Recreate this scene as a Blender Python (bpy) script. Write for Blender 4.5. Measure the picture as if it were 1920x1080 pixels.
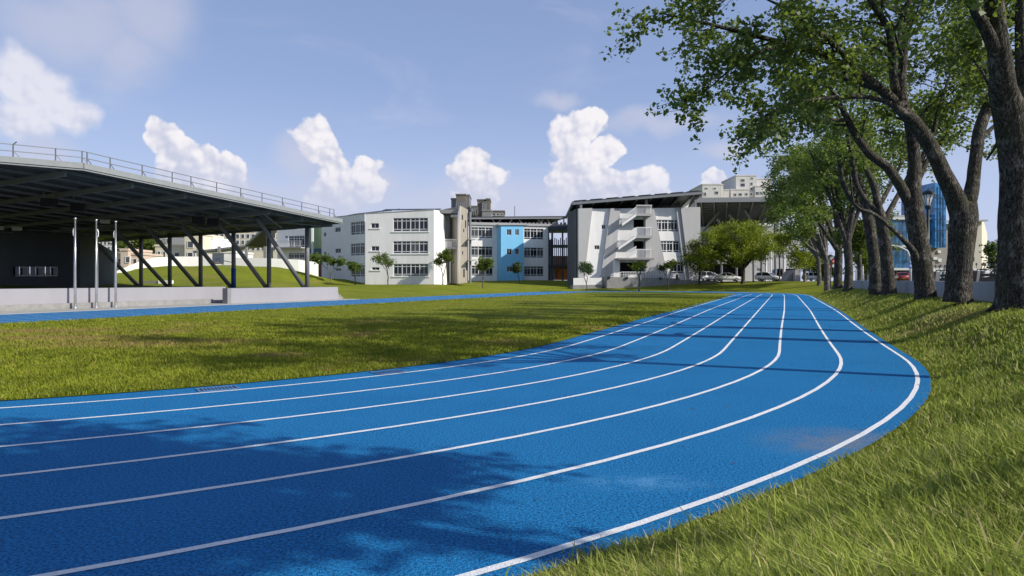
import bpy, bmesh, math, random
import numpy as np
from mathutils import Vector, Matrix

for o in list(bpy.data.objects):
    bpy.data.objects.remove(o)
scene = bpy.context.scene
COL = scene.collection
PI = math.pi
rad = math.radians

# ------------------------------------------------------------------ camera
FPX, HY, CH = 1239.0, 527.4, 1.624           # focal length in 1920-px pixels, horizon row, eye height
cam_data = bpy.data.cameras.new('camera')
cam_data.sensor_width = 36.0
cam_data.lens = 36.0 * FPX / 1920.0
cam_data.shift_y = -(540.0 - HY) / 1920.0
cam_data.clip_start = 0.05
cam_data.clip_end = 9000.0
cam = bpy.data.objects.new('camera', cam_data)
cam.location = (0, 0, CH)
cam.rotation_euler = (PI / 2, 0, 0)
COL.objects.link(cam)
scene.camera = cam

# ------------------------------------------------------------------ light, exposure
SUN_EL = 33.0
SUN_AZ = 114.0                                # clockwise from +Y (the view direction)
scene.view_settings.view_transform = 'Standard'
scene.view_settings.look = 'None'
scene.view_settings.exposure = 0.96
scene.view_settings.gamma = 1.0
scene.view_settings.use_curve_mapping = False
sun_data = bpy.data.lights.new('sun', 'SUN')
sun_data.energy = 2.8
sun_data.angle = rad(0.6)
sun_data.color = (1.0, 0.94, 0.84)
sun = bpy.data.objects.new('sun', sun_data)
tosun = Vector((math.sin(rad(SUN_AZ)) * math.cos(rad(SUN_EL)), math.cos(rad(SUN_AZ)) * math.cos(rad(SUN_EL)), math.sin(rad(SUN_EL))))
sun.rotation_euler = tosun.to_track_quat('Z', 'Y').to_euler()
sun.location = (30, -10, 40)
COL.objects.link(sun)
scene.cycles.max_bounces = 8
scene.cycles.transparent_max_bounces = 12

# ------------------------------------------------------------------ sky with cumulus clouds
world = bpy.data.worlds.new('World')
scene.world = world
world.use_nodes = True
wn, wl = world.node_tree.nodes, world.node_tree.links
wn.clear()


class NT:
    """small helper for wiring nodes"""
    def __init__(self, tree):
        self.n, self.l = tree.nodes, tree.links

    def node(self, typ, ins=None, **props):
        nd = self.n.new(typ)
        for k, v in props.items():
            setattr(nd, k, v)
        for k, v in (ins or {}).items():
            sock = nd.inputs[k]
            if isinstance(v, bpy.types.NodeSocket):
                self.l.new(v, sock)
            else:
                sock.default_value = v
        return nd

    def math(self, op, a, b=0.0, c=None, clamp=False):
        ins = {0: a, 1: b}
        if c is not None:
            ins[2] = c
        return self.node('ShaderNodeMath', ins, operation=op, use_clamp=clamp).outputs[0]

    def vmath(self, op, a, b):
        return self.node('ShaderNodeVectorMath', {0: a, 1: b}, operation=op)

    def mix(self, f, a, b, blend='MIX'):
        nd = self.node('ShaderNodeMix', data_type='RGBA', blend_type=blend)
        for sock, v in ((nd.inputs[0], f), (nd.inputs[6], a), (nd.inputs[7], b)):
            if isinstance(v, bpy.types.NodeSocket):
                self.l.new(v, sock)
            else:
                sock.default_value = v if not isinstance(v, tuple) or len(v) == 4 else (*v, 1.0)
        return nd.outputs[2]

    def maprange(self, v, a, b, c=0.0, d=1.0, smooth=False):
        nd = self.node('ShaderNodeMapRange', {0: v, 1: a, 2: b, 3: c, 4: d})
        if smooth:
            nd.interpolation_type = 'SMOOTHSTEP'
        return nd.outputs[0]

    def noise(self, vec, scale, detail=4.0, rough=0.55, dist=0.0):
        nd = self.node('ShaderNodeTexNoise', {'Scale': scale, 'Detail': detail, 'Roughness': rough, 'Distortion': dist})
        if vec is not None:
            self.l.new(vec, nd.inputs['Vector'])
        return nd


def azel(px, py):
    x, y, z = (px - 960) / FPX, 1.0, (HY - py) / FPX
    return math.atan2(x, y), math.atan2(z, math.hypot(x, y))


def build_sky():
    t = NT(world.node_tree)
    out = t.node('ShaderNodeOutputWorld')
    bg = t.node('ShaderNodeBackground', {'Strength': 0.1})
    t.l.new(bg.outputs[0], out.inputs[0])
    sky = t.node('ShaderNodeTexSky', sky_type='NISHITA', sun_disc=False, sun_elevation=rad(SUN_EL), sun_rotation=rad(SUN_AZ),
                 altitude=0.0, air_density=1.0, dust_density=1.4, ozone_density=1.6)
    tc = t.node('ShaderNodeTexCoord').outputs['Generated']
    sep = t.node('ShaderNodeSeparateXYZ', {0: tc})
    x, y, z = sep.outputs
    az = t.math('ARCTAN2', x, y)
    el = t.math('ARCSINE', z)
    ae = t.node('ShaderNodeCombineXYZ', {0: az, 1: el}).outputs[0]
    # turbulence that breaks the cloud outlines
    def noise2(vec, scale, detail, rough, dims='2D'):
        nd = t.node('ShaderNodeTexNoise', {'Scale': scale, 'Detail': detail, 'Roughness': rough}, noise_dimensions=dims)
        t.l.new(vec, nd.inputs['Vector'])
        return nd

    n1 = noise2(ae, 10.0, 6.0, 0.55).outputs['Color']
    w1 = t.vmath('MULTIPLY', t.vmath('SUBTRACT', n1, (0.5, 0.5, 0.5)).outputs[0], (0.058, 0.058, 0.0)).outputs[0]

    def billow(vec):
        acc = None
        for sc_, am in ((22.0, 0.55), (50.0, 0.30), (110.0, 0.15)):
            vd = t.node('ShaderNodeTexVoronoi', {'Vector': vec, 'Scale': sc_, 'Randomness': 1.0}, feature='F1', voronoi_dimensions='2D').outputs['Distance']
            h = t.math('MULTIPLY', t.math('SUBTRACT', 0.45, vd), am)
            acc = h if acc is None else t.math('ADD', acc, h)
        return acc

    wj = t.vmath('ADD', ae, t.vmath('MULTIPLY', w1, (0.35, 0.35, 0.0)).outputs[0]).outputs[0]
    puff = billow(wj)
    puff_l = billow(t.vmath('ADD', wj, (0.006, 0.0075, 0.0)).outputs[0])
    warped = t.vmath('ADD', ae, w1).outputs[0]

    def field(blobs):
        acc = None
        for px, py, rx, ry in blobs:
            rx, ry = rx * 0.84, ry * 0.86
            a, e = azel(px, py)
            cs = math.cos(a) ** 2
            d = t.vmath('MULTIPLY', t.vmath('SUBTRACT', warped, (a, e, 0)).outputs[0], (FPX / rx / cs, FPX / ry / math.sqrt(cs), 0)).outputs[0]
            ln = t.node('ShaderNodeVectorMath', {0: d}, operation='LENGTH').outputs['Value']
            f = t.math('SUBTRACT', 1.0, ln)
            if acc is None:
                acc = f
            else:
                acc = t.math('SMOOTH_MAX', acc, f, 0.12)
        return acc

    crisp = [(1068, 255, 64, 58), (1105, 235, 44, 36), (1142, 276, 44, 34), (1085, 315, 84, 56), (1118, 345, 96, 46), (1045, 335, 50, 40),
             (888, 300, 54, 42), (903, 330, 60, 36), (868, 325, 44, 30),
             (590, 258, 44, 46), (602, 285, 50, 44), (618, 318, 52, 44), (650, 338, 64, 36), (688, 316, 44, 34),
             (300, 250, 46, 36), (322, 285, 52, 36), (372, 310, 60, 34), (418, 322, 54, 34),
             (1224, 345, 58, 46), (1352, 348, 40, 30),
             (1095, 390, 120, 62), (888, 366, 66, 52), (630, 372, 80, 56), (692, 352, 50, 44), (405, 362, 80, 50), (335, 322, 64, 50), (1232, 388, 78, 52)]
    soft = [(30, 140, 90, 64), (85, 175, 96, 66), (140, 215, 76, 50), (40, 215, 120, 60)]
    veil = [(270, 20, 150, 120), (130, 50, 260, 110), (240, 110, 120, 90), (640, 372, 230, 76), (420, 370, 330, 66), (930, 395, 420, 60), (560, 300, 60, 60), (720, 350, 60, 40), (400, 355, 170, 60), (1100, 380, 240, 70), (80, 285, 110, 45),
            (900, 365, 130, 50), (1230, 225, 170, 26), (1040, 190, 60, 26), (1360, 280, 60, 26)]
    fc = t.math('ADD', field(crisp), t.math('MULTIPLY', puff, 0.50))
    ac = t.maprange(fc, 0.02, 0.22, 0.0, 0.93, smooth=True)
    # the bases melt into the haze, the tops stay crisp
    basefade = t.maprange(el, 0.085, 0.175, 0.06, 1.0, smooth=True)
    ac = t.math('MULTIPLY', ac, basefade)
    fs = t.math('ADD', field(soft), t.math('MULTIPLY', puff, 0.22))
    as_ = t.maprange(fs, -0.08, 0.5, 0.0, 0.80, smooth=True)
    fv = field(veil)
    av = t.maprange(fv, -0.25, 0.9, 0.0, 0.60, smooth=True)
    # scattered cumulus over the rest of the sky
    n3 = t.noise(tc, 2.4, 4.0, 0.58).outputs['Fac']
    rest = t.maprange(n3, 0.56, 0.72, 0.0, 0.75, smooth=True)
    back = t.maprange(y, 0.35, 0.05, 0.0, 1.0, smooth=True)
    rest = t.math('MULTIPLY', t.math('MULTIPLY', rest, back), t.maprange(z, 0.02, 0.15, 0.0, 1.0))
    # thin cirrus wisps everywhere
    strv = t.vmath('MULTIPLY', tc, (2.0, 2.0, 7.0)).outputs[0]
    n4 = t.noise(strv, 1.6, 4.0, 0.62, 0.6).outputs['Fac']
    wisp = t.maprange(n4, 0.50, 0.78, 0.0, 0.26, smooth=True)
    # relief inside the clouds: bright where the billow swells towards the light, greyer in folds and bases
    n5 = noise2(wj, 9.0, 4.0, 0.6).outputs['Fac']
    relief = t.math('SUBTRACT', puff, puff_l)
    sh = t.math('ADD', t.math('MULTIPLY', relief, 1.5), t.math('MULTIPLY', t.math('SUBTRACT', n5, 0.5), 1.3))
    sh = t.math('ADD', sh, t.math('MULTIPLY', t.maprange(el, 0.08, 0.26), 0.5))
    sh = t.math('ADD', sh, t.math('MULTIPLY', puff, 0.5))
    shade = t.maprange(sh, -0.35, 0.7, smooth=True)
    cloud = t.mix(shade, (3.15, 3.25, 3.95, 1), (5.0, 4.8, 4.9, 1))
    greyc = (3.3, 3.45, 4.2, 1)
    # low haze
    deep = t.mix(t.maprange(el, 0.12, 0.50), (1.72, 2.27, 3.8, 1), (1.18, 1.62, 2.85, 1))
    base = t.mix(0.80, sky.outputs[0], deep)
    hz = t.maprange(el, 0.0, 0.30, 0.55, 0.0, smooth=True)
    base = t.mix(hz, base, (3.45, 3.7, 4.75, 1))
    c = t.mix(wisp, base, greyc)
    c = t.mix(av, c, (3.15, 3.2, 3.85, 1))
    c = t.mix(rest, c, cloud)
    c = t.mix(as_, c, t.mix(0.35, cloud, greyc))
    c = t.mix(ac, c, cloud)
    t.l.new(c, bg.inputs[0])


build_sky()
world.cycles.sampling_method = 'MANUAL'
world.cycles.sample_map_resolution = 256


# ------------------------------------------------------------------ materials
MATS = {}


def mat(name, color, rough=0.7, var=0.12, scale=6.0, bump=0.0, bscale=40.0, metal=0.0, spec=0.5, var2=0.0, stretch=None, coat=0.0):
    """Principled paint / concrete / metal with soft procedural mottling and optional fine relief"""
    if name in MATS:
        return MATS[name]
    m = bpy.data.materials.new(name)
    m.use_nodes = True
    t = NT(m.node_tree)
    p = m.node_tree.nodes['Principled BSDF']
    p.inputs['Roughness'].default_value = rough
    p.inputs['Metallic'].default_value = metal
    p.inputs['Specular IOR Level'].default_value = spec
    p.inputs['Coat Weight'].default_value = coat
    tc = t.node('ShaderNodeTexCoord').outputs['Object']
    vec = tc
    if stretch:
        vec = t.vmath('MULTIPLY', tc, stretch).outputs[0]
    n = t.noise(vec, scale, 6.0, 0.6).outputs['Fac']
    lo = tuple(c * (1 - var) for c in color)
    hi = tuple(min(1, c * (1 + var * 0.7)) for c in color)
    c = t.mix(t.maprange(n, 0.3, 0.7), lo, hi)
    if var2:
        n2 = t.noise(vec, scale * 0.13, 3.0, 0.6).outputs['Fac']
        c = t.mix(t.maprange(n2, 0.45, 0.7, 0.0, var2), c, tuple(x * 0.55 for x in color))
    t.l.new(c, p.inputs['Base Color'])
    if bump:
        nb = t.noise(vec, bscale, 4.0, 0.6).outputs['Fac']
        b = t.node('ShaderNodeBump', {'Height': nb, 'Strength': bump, 'Distance': 0.02})
        t.l.new(b.outputs[0], p.inputs['Normal'])
    MATS[name] = m
    return m


def glass_mat(name, color=(0.012, 0.015, 0.02), rough=0.06):
    if name in MATS:
        return MATS[name]
    m = bpy.data.materials.new(name)
    m.use_nodes = True
    p = m.node_tree.nodes['Principled BSDF']
    t = NT(m.node_tree)
    tc = t.node('ShaderNodeTexCoord').outputs['Object']
    n = t.noise(tc, 0.7, 2.0).outputs['Fac']
    c = t.mix(t.maprange(n, 0.35, 0.65), tuple(x * 0.6 for x in color), tuple(x * 1.6 for x in color))
    t.l.new(c, p.inputs['Base Color'])
    p.inputs['Roughness'].default_value = rough
    MATS[name] = m
    return m


def leaf_mat(name, dark, light, gloss=0.35, trans=0.45):
    if name in MATS:
        return MATS[name]
    m = bpy.data.materials.new(name)
    m.use_nodes = True
    t = NT(m.node_tree)
    m.node_tree.nodes.clear()
    out = t.node('ShaderNodeOutputMaterial')
    at = t.node('ShaderNodeAttribute', attribute_name='tint').outputs['Fac']
    c = t.mix(at, dark, light)
    p = t.node('ShaderNodeBsdfPrincipled', {'Roughness': 0.45, 'Specular IOR Level': gloss})
    t.l.new(c, p.inputs['Base Color'])
    tr = t.node('ShaderNodeBsdfTranslucent')
    c2 = t.mix(0.75, c, (0.30, 0.36, 0.03), 'MULTIPLY')
    c2 = t.mix(0.55, c, (0.26, 0.34, 0.03))
    t.l.new(c2, tr.inputs[0])
    mx = t.node('ShaderNodeMixShader', {0: trans})
    t.l.new(p.outputs[0], mx.inputs[1])
    t.l.new(tr.outputs[0], mx.inputs[2])
    t.l.new(mx.outputs[0], out.inputs[0])
    MATS[name] = m
    return m


def bark_mat(name, dark, light, moss=0.0):
    if name in MATS:
        return MATS[name]
    m = bpy.data.materials.new(name)
    m.use_nodes = True
    t = NT(m.node_tree)
    p = m.node_tree.nodes['Principled BSDF']
    p.inputs['Roughness'].default_value = 0.95
    p.inputs['Specular IOR Level'].default_value = 0.15
    tc = t.node('ShaderNodeTexCoord').outputs['Object']
    wob = t.vmath('MULTIPLY', t.noise(tc, 3.0, 3.0).outputs['Color'], (0.25, 0.25, 0.25)).outputs[0]
    vec = t.vmath('MULTIPLY', t.vmath('ADD', tc, wob).outputs[0], (1.0, 1.0, 0.20)).outputs[0]
    v = t.node('ShaderNodeTexVoronoi', {'Vector': vec, 'Scale': 17.0}, feature='DISTANCE_TO_EDGE').outputs['Distance']
    n = t.noise(vec, 22.0, 6.0, 0.65).outputs['Fac']
    n2 = t.noise(tc, 2.2, 5.0, 0.62).outputs['Fac']
    c = t.mix(t.maprange(n, 0.38, 0.66), dark, light)
    c = t.mix(t.maprange(v, 0.0, 0.16, 0.8, 0.0), c, tuple(x * 0.3 for x in dark))
    c = t.mix(t.math('MULTIPLY', t.maprange(n2, 0.52, 0.66, 0.0, 0.85), t.maprange(n, 0.42, 0.58)), c, tuple(min(1, x * 2.0) for x in light))
    if moss:
        n3 = t.noise(tc, 0.9, 4.0).outputs['Fac']
        c = t.mix(t.maprange(n3, 0.45, 0.65, 0.0, moss), c, (0.05, 0.065, 0.018))
    t.l.new(c, p.inputs['Base Color'])
    h = t.math('ADD', t.math('MULTIPLY', t.maprange(v, 0.0, 0.25), 0.45), t.math('MULTIPLY', n, 0.8))
    b = t.node('ShaderNodeBump', {'Height': h, 'Strength': 0.9, 'Distance': 0.035})
    t.l.new(b.outputs[0], p.inputs['Normal'])
    MATS[name] = m
    return m


# ------------------------------------------------------------------ object helpers
def link(name, me, m=None, parent=None, loc=None):
    o = bpy.data.objects.new(name, me)
    COL.objects.link(o)
    if m is not None and len(me.materials) == 0:
        me.materials.append(m)
    if parent is not None:
        o.parent = parent
    if loc is not None:
        o.location = loc
    return o


def struct(o, kind='structure'):
    o['kind'] = kind
    return o


def tag(o, label, cat, group=None):
    o['label'] = label
    o['category'] = cat
    if group:
        o['group'] = group
    return o


def thing(name, label, cat, loc=(0, 0, 0), rz=0.0, group=None):
    o = bpy.data.objects.new(name, None)
    COL.objects.link(o)
    o.empty_display_size = 0.3
    o.location = loc
    o.rotation_euler = (0, 0, rz)
    return tag(o, label, cat, group)


def wpart(name, bm, m, parent, smooth=False, label=None):
    """a part whose mesh was written in world coordinates, put under an unrotated thing (or its part)"""
    off = Vector((0, 0, 0))
    p = parent
    while p is not None:
        off += p.location
        p = p.parent
    bmesh.ops.translate(bm, verts=bm.verts, vec=-off)
    o = link(name, bm2mesh(name, bm, smooth), m, parent)
    if label:
        o['label'] = label
    return o


def bm2mesh(name, bm, smooth=False):
    bmesh.ops.recalc_face_normals(bm, faces=bm.faces)
    me = bpy.data.meshes.new(name)
    bm.to_mesh(me)
    bm.free()
    if smooth:
        me.polygons.foreach_set('use_smooth', [True] * len(me.polygons))
    return me


def part(name, bm, m, parent, smooth=False, label=None):
    o = link(name, bm2mesh(name, bm, smooth), m, parent)
    if label:
        o['label'] = label
    return o


def copy_tree(o, parent=None):
    c = o.copy()
    COL.objects.link(c)
    c.parent = parent
    for ch in o.children:
        copy_tree(ch, c)
    return c


def np_mesh(name, V, F, m, tint=None, smooth=False):
    """V (n,3), F (m,k) arrays -> mesh; quick path for foliage and grass"""
    me = bpy.data.meshes.new(name)
    k = F.shape[1]
    me.vertices.add(len(V))
    me.vertices.foreach_set('co', np.ascontiguousarray(V, dtype=np.float32).ravel())
    me.loops.add(F.size)
    me.loops.foreach_set('vertex_index', np.ascontiguousarray(F, dtype=np.int32).ravel())
    me.polygons.add(len(F))
    me.polygons.foreach_set('loop_start', np.arange(0, F.size, k, dtype=np.int32))
    me.polygons.foreach_set('loop_total', np.full(len(F), k, dtype=np.int32))
    if smooth:
        me.polygons.foreach_set('use_smooth', np.ones(len(F), dtype=bool))
    if tint is not None:
        a = me.attributes.new('tint', 'FLOAT', 'POINT')
        a.data.foreach_set('value', np.ascontiguousarray(tint, dtype=np.float32))
    me.materials.append(m)
    me.update(calc_edges=True)
    return me


def add_box(bm, x0, x1, y0, y1, z0, z1, M=None):
    vs = [bm.verts.new((x, y, z)) for x in (x0, x1) for y in (y0, y1) for z in (z0, z1)]
    if M is not None:
        for v in vs:
            v.co = M @ v.co
    for f in ((0, 1, 3, 2), (4, 6, 7, 5), (0, 4, 5, 1), (2, 3, 7, 6), (0, 2, 6, 4), (1, 5, 7, 3)):
        bm.faces.new([vs[i] for i in f])
    return vs


def add_bar(bm, a, b, w, h=None, up=Vector((0, 0, 1))):
    """a rectangular bar from a to b"""
    a, b = Vector(a), Vector(b)
    h = w if h is None else h
    t = (b - a).normalized()
    s = t.cross(up)
    if s.length < 1e-4:
        s = t.cross(Vector((0, 1, 0)))
    s.normalize()
    u = s.cross(t).normalized()
    q = []
    for p in (a, b):
        for i, j in ((-1, -1), (1, -1), (1, 1), (-1, 1)):
            q.append(bm.verts.new(p + s * (w / 2 * i) + u * (h / 2 * j)))
    for f in ((0, 1, 2, 3), (7, 6, 5, 4), (0, 4, 5, 1), (1, 5, 6, 2), (2, 6, 7, 3), (3, 7, 4, 0)):
        bm.faces.new([q[i] for i in f])


def add_tube(bm, pts, rr, n=8, cap=True):
    """round tube along points; rr a number or one radius per point"""
    pts = [Vector(p) for p in pts]
    if not hasattr(rr, '__len__'):
        rr = [rr] * len(pts)
    rings = []
    up = None
    for i, p in enumerate(pts):
        t = (pts[min(i + 1, len(pts) - 1)] - pts[max(i - 1, 0)]).normalized()
        if up is None:
            up = t.orthogonal().normalized()
        up = (up - t * up.dot(t)).normalized()
        s = t.cross(up)
        rings.append([bm.verts.new(p + (up * math.cos(2 * PI * k / n) + s * math.sin(2 * PI * k / n)) * rr[i]) for k in range(n)])
    for a, b in zip(rings, rings[1:]):
        for k in range(n):
            bm.faces.new((a[k], a[(k + 1) % n], b[(k + 1) % n], b[k]))
    if cap:
        bm.faces.new(rings[0][::-1])
        bm.faces.new(rings[-1])


def add_lathe(bm, prof, n=12, M=None):
    """prof: list of (r, z)"""
    rings = []
    for r, z in prof:
        rings.append([bm.verts.new((max(r, 1e-4) * math.cos(2 * PI * k / n), max(r, 1e-4) * math.sin(2 * PI * k / n), z)) for k in range(n)])
    if M is not None:
        for rg in rings:
            for v in rg:
                v.co = M @ v.co
    for a, b in zip(rings, rings[1:]):
        for k in range(n):
            bm.faces.new((a[k], a[(k + 1) % n], b[(k + 1) % n], b[k]))
    bm.faces.new(rings[0][::-1])
    bm.faces.new(rings[-1])


def add_prism(bm, poly, vec):
    """extrude a 3-D polygon by a vector"""
    a = [bm.verts.new(p) for p in poly]
    b = [bm.verts.new(Vector(p) + vec) for p in poly]
    bm.faces.new(a[::-1])
    bm.faces.new(b)
    k = len(poly)
    for i in range(k):
        bm.faces.new((a[i], a[(i + 1) % k], b[(i + 1) % k], b[i]))


def P(x, y, D):
    """the point in the place seen at photo pixel (x, y), D metres ahead"""
    return Vector(((x - 960) / FPX * D, D, CH - (y - HY) / FPX * D))


# ------------------------------------------------------------------ the running track's own coordinates
TH = 0.391
CX, CY = -13.55, 23.30
NX, NY = math.cos(TH), -math.sin(TH)          # across (to the right)
DX, DY = math.sin(TH), math.cos(TH)           # along the straights (away)
RA, RB, LSTR = 16.42, 10.0, 70.0
C2A, C2B = 3.6, -5.31
ANG = math.acos(C2A / (RA - RB))
LANE = 1.22
OFF_IN, OFF_OUT = -0.60, 6 * LANE + 0.17


def L2W(la, al):
    return CX + la * NX + al * DX, CY + la * NY + al * DY


def W2L(x, y):
    return (x - CX) * NX + (y - CY) * NY, (x - CX) * DX + (y - CY) * DY


def sm(x):
    x = np.clip(x, 0.0, 1.0)
    return x * x * (3 - 2 * x)


def widen(al):
    return 0.09 * sm((al - 2) / 26.0) * sm((LSTR - al) / 6.0)


def curve(off, step=0.7):
    """closed loop of local points at this offset outside lane line 1"""
    pts = []
    n1 = 24
    for i in range(n1):
        a = -ANG + ANG * i / n1
        pts.append(((RA + off) * math.cos(a), (RA + off) * math.sin(a)))
    ns = 60
    for i in range(ns):
        al = LSTR * i / ns
        w = float(widen(al)) if off < 12 else 0.0
        pts.append((RA + 3.66 + (off - 3.66) * (1 + w), al))
    for i in range(n1):
        a = ANG * i / n1
        pts.append(((RA + off) * math.cos(a), LSTR + (RA + off) * math.sin(a)))
    n2 = 40
    for i in range(n2):
        a = ANG + (PI - ANG) * i / n2
        pts.append((C2A + (RB + off) * math.cos(a), LSTR - C2B + (RB + off) * math.sin(a)))
    for i in range(ns):
        al = LSTR - C2B + (C2B * 2 - LSTR) * i / ns
        pts.append((C2A - RB - off, al))
    for i in range(n2):
        a = -PI + (PI - ANG) * i / n2
        pts.append((C2A + (RB + off) * math.cos(a), C2B + (RB + off) * math.sin(a)))
    return np.array(pts)


def outside(la, al):
    """distance outside the track's outer edge (negative inside)"""
    la, al0 = np.asarray(la, float), np.asarray(al, float)
    al = np.where(al0 > LSTR / 2, LSTR - al0, al0)
    phi2 = np.arctan2(-(al - C2B), la - C2A)
    s_left = -la - (RB - C2A + OFF_OUT)
    s_arc2 = np.hypot(la - C2A, al - C2B) - (RB + OFF_OUT)
    s_right = la - (RA + 3.66 + (OFF_OUT - 3.66) * (1 + widen(al0)))
    s_arc1 = np.hypot(la, al) - (RA + OFF_OUT)
    return np.where((la < C2A) & (al > C2B), s_left, np.where(phi2 > ANG, s_arc2, np.where(al > 0, s_right, s_arc1)))


CTRL = []
for px, D, z in ((640, 74, .25), (640, 86, .75), (620, 96, 1.0), (600, 116, 2.1), (560, 86, 1.5), (700, 84, .6), (700, 104, 1.1), (800, 101, 1.15), (800, 86, .7),
                 (860, 118, 1.2), (900, 137, 1.7), (900, 110, .75), (980, 136, 1.85), (1020, 137, 1.85), (1060, 125, .9), (1080, 116, .35), (1120, 117, .5),
                 (1200, 118, 1.1), (1300, 119, 1.35), (1390, 114, 1.25), (1400, 122, 1.6), (1460, 122, 1.65), (1530, 112, 1.65), (1600, 115, 1.7),
                 (1311, 116, 1.3), (500, 102, 3.9), (420, 100, 4.1), (300, 96, 4.0), (245, 92, 2.6), (225, 84, 1.9), (380, 74, 1.2), (250, 66, 1.0), (480, 80, 1.6), (520, 70, 1.0),
                 (560, 62, 0.9), (100, 60, 1.0), (-200, 50, 1.0), (700, 150, 2.2), (1000, 170, 1.9), (1400, 170, 1.7), (400, 160, 4.0), (0, 120, 3.0)):
    CTRL.append(((px - 960) / FPX * D, D, z))
CTRL = np.array(CTRL)


def hz(x, y):
    """ground height outside the track"""
    x, y = np.asarray(x, float), np.asarray(y, float)
    la, al = W2L(x, y)
    s = outside(la, al)
    bank = 0.97 * sm(s / 2.75) + 0.035 * np.sin(al * 1.3 + la) * sm((s - .3) / 1.0) * sm((4 - s) / 2.0)
    num = np.zeros_like(x)
    den = np.zeros_like(x) + 1e-9
    for cx, cy, cz in CTRL:
        w = 1.0 / ((x - cx) ** 2 + (y - cy) ** 2 + 4.0) ** 1.6
        num = num + w * cz
        den = den + w
    far = num / den
    far = far * sm((s - 1.5) / 13.0)
    wf = np.maximum(sm((al - 62 + 0.5 * (la - 20)) / 26.0), sm((-la - 4) / 8.0) * sm((al + 14) / 10.0))
    wf = np.where((la > 22) & (al < 72), sm((al - 55) / 35.0), wf)
    z = bank * (1 - wf) + far * wf
    d = np.hypot(x - 10, y - 60)
    z = z * (1 - sm((d - 150) / 200)) + 1.5 * sm((d - 150) / 200)
    return np.where(s < 0, -0.03, z - 0.03 * sm(1 - s / 0.3))


def gz(x, y):
    return float(hz(np.array([x]), np.array([y]))[0])


def G(px, D, dz=0.0):
    """a point on the ground in the photo column px, D metres ahead"""
    x = (px - 960) / FPX * D
    return Vector((x, D, gz(x, D) + dz))
# ------------------------------------------------------------------ ground, track, lawn
def spot(t, tc, x, y, r0, r1, squash=1.0):
    """soft mask round a place on the ground"""
    d = t.vmath('MULTIPLY', t.vmath('SUBTRACT', tc, (x, y, 0)).outputs[0], (squash, 1.0, 0.0)).outputs[0]
    ln = t.node('ShaderNodeVectorMath', {0: d}, operation='LENGTH').outputs['Value']
    return t.maprange(ln, r1, r0, smooth=True)


DRY_SPOTS = ((-9.6, 16.3, 0.3, 1.7, .45), (-7.7, 16.8, 0.2, 1.1, .5), (-0.15, 17.2, 0.1, .8, .6), (-14.5, 20.5, .3, 2.0, .5), (-4.9, 14.0, .1, .6, .6), (-12.2, 17.8, .2, 1.5, .4), (3.5, 22.5, .2, 1.2, .6))


def dry_spots(t, tc):
    nz = t.noise(tc, 2.4, 4.0, 0.7).outputs['Fac']
    acc = None
    for q in DRY_SPOTS:
        f = spot(t, tc, *q)
        acc = f if acc is None else t.math('MAXIMUM', acc, f)
    return t.math('MULTIPLY', acc, t.maprange(nz, 0.32, 0.60))


def grass_ground_mat():
    m = bpy.data.materials.new('turf')
    m.use_nodes = True
    t = NT(m.node_tree)
    p = m.node_tree.nodes['Principled BSDF']
    p.inputs['Roughness'].default_value = 0.9
    p.inputs['Specular IOR Level'].default_value = 0.1
    tc = t.node('ShaderNodeTexCoord').outputs['Object']
    fine = t.noise(tc, 38.0, 5.0, 0.75).outputs['Fac']
    mid = t.noise(tc, 5.0, 5.0, 0.65).outputs['Fac']
    big = t.noise(tc, 0.28, 4.0, 0.6).outputs['Fac']
    dry = t.noise(tc, 0.16, 5.0, 0.7, 0.8).outputs['Fac']
    c = t.mix(t.maprange(fine, 0.25, 0.75), (0.075, 0.100, 0.006), (0.235, 0.265, 0.022))
    c = t.mix(t.maprange(mid, 0.3, 0.75, 0.0, 0.6), c, (0.105, 0.135, 0.010))
    c = t.mix(t.maprange(big, 0.4, 0.65, 0.0, 0.55), c, (0.225, 0.240, 0.020))
    d2 = t.math('MULTIPLY', t.maprange(dry, 0.56, 0.68, 0.0, 0.85), t.maprange(mid, 0.35, 0.6))
    d2 = t.math('MAXIMUM', d2, dry_spots(t, tc))
    c = t.mix(d2, c, (0.27, 0.185, 0.075))
    t.l.new(c, p.inputs['Base Color'])
    h = t.math('ADD', t.math('MULTIPLY', fine, 0.6), mid)
    b = t.node('ShaderNodeBump', {'Height': h, 'Strength': 1.0, 'Distance': 0.09})
    t.l.new(b.outputs[0], p.inputs['Normal'])
    return m


M_TURF = grass_ground_mat()


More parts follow.
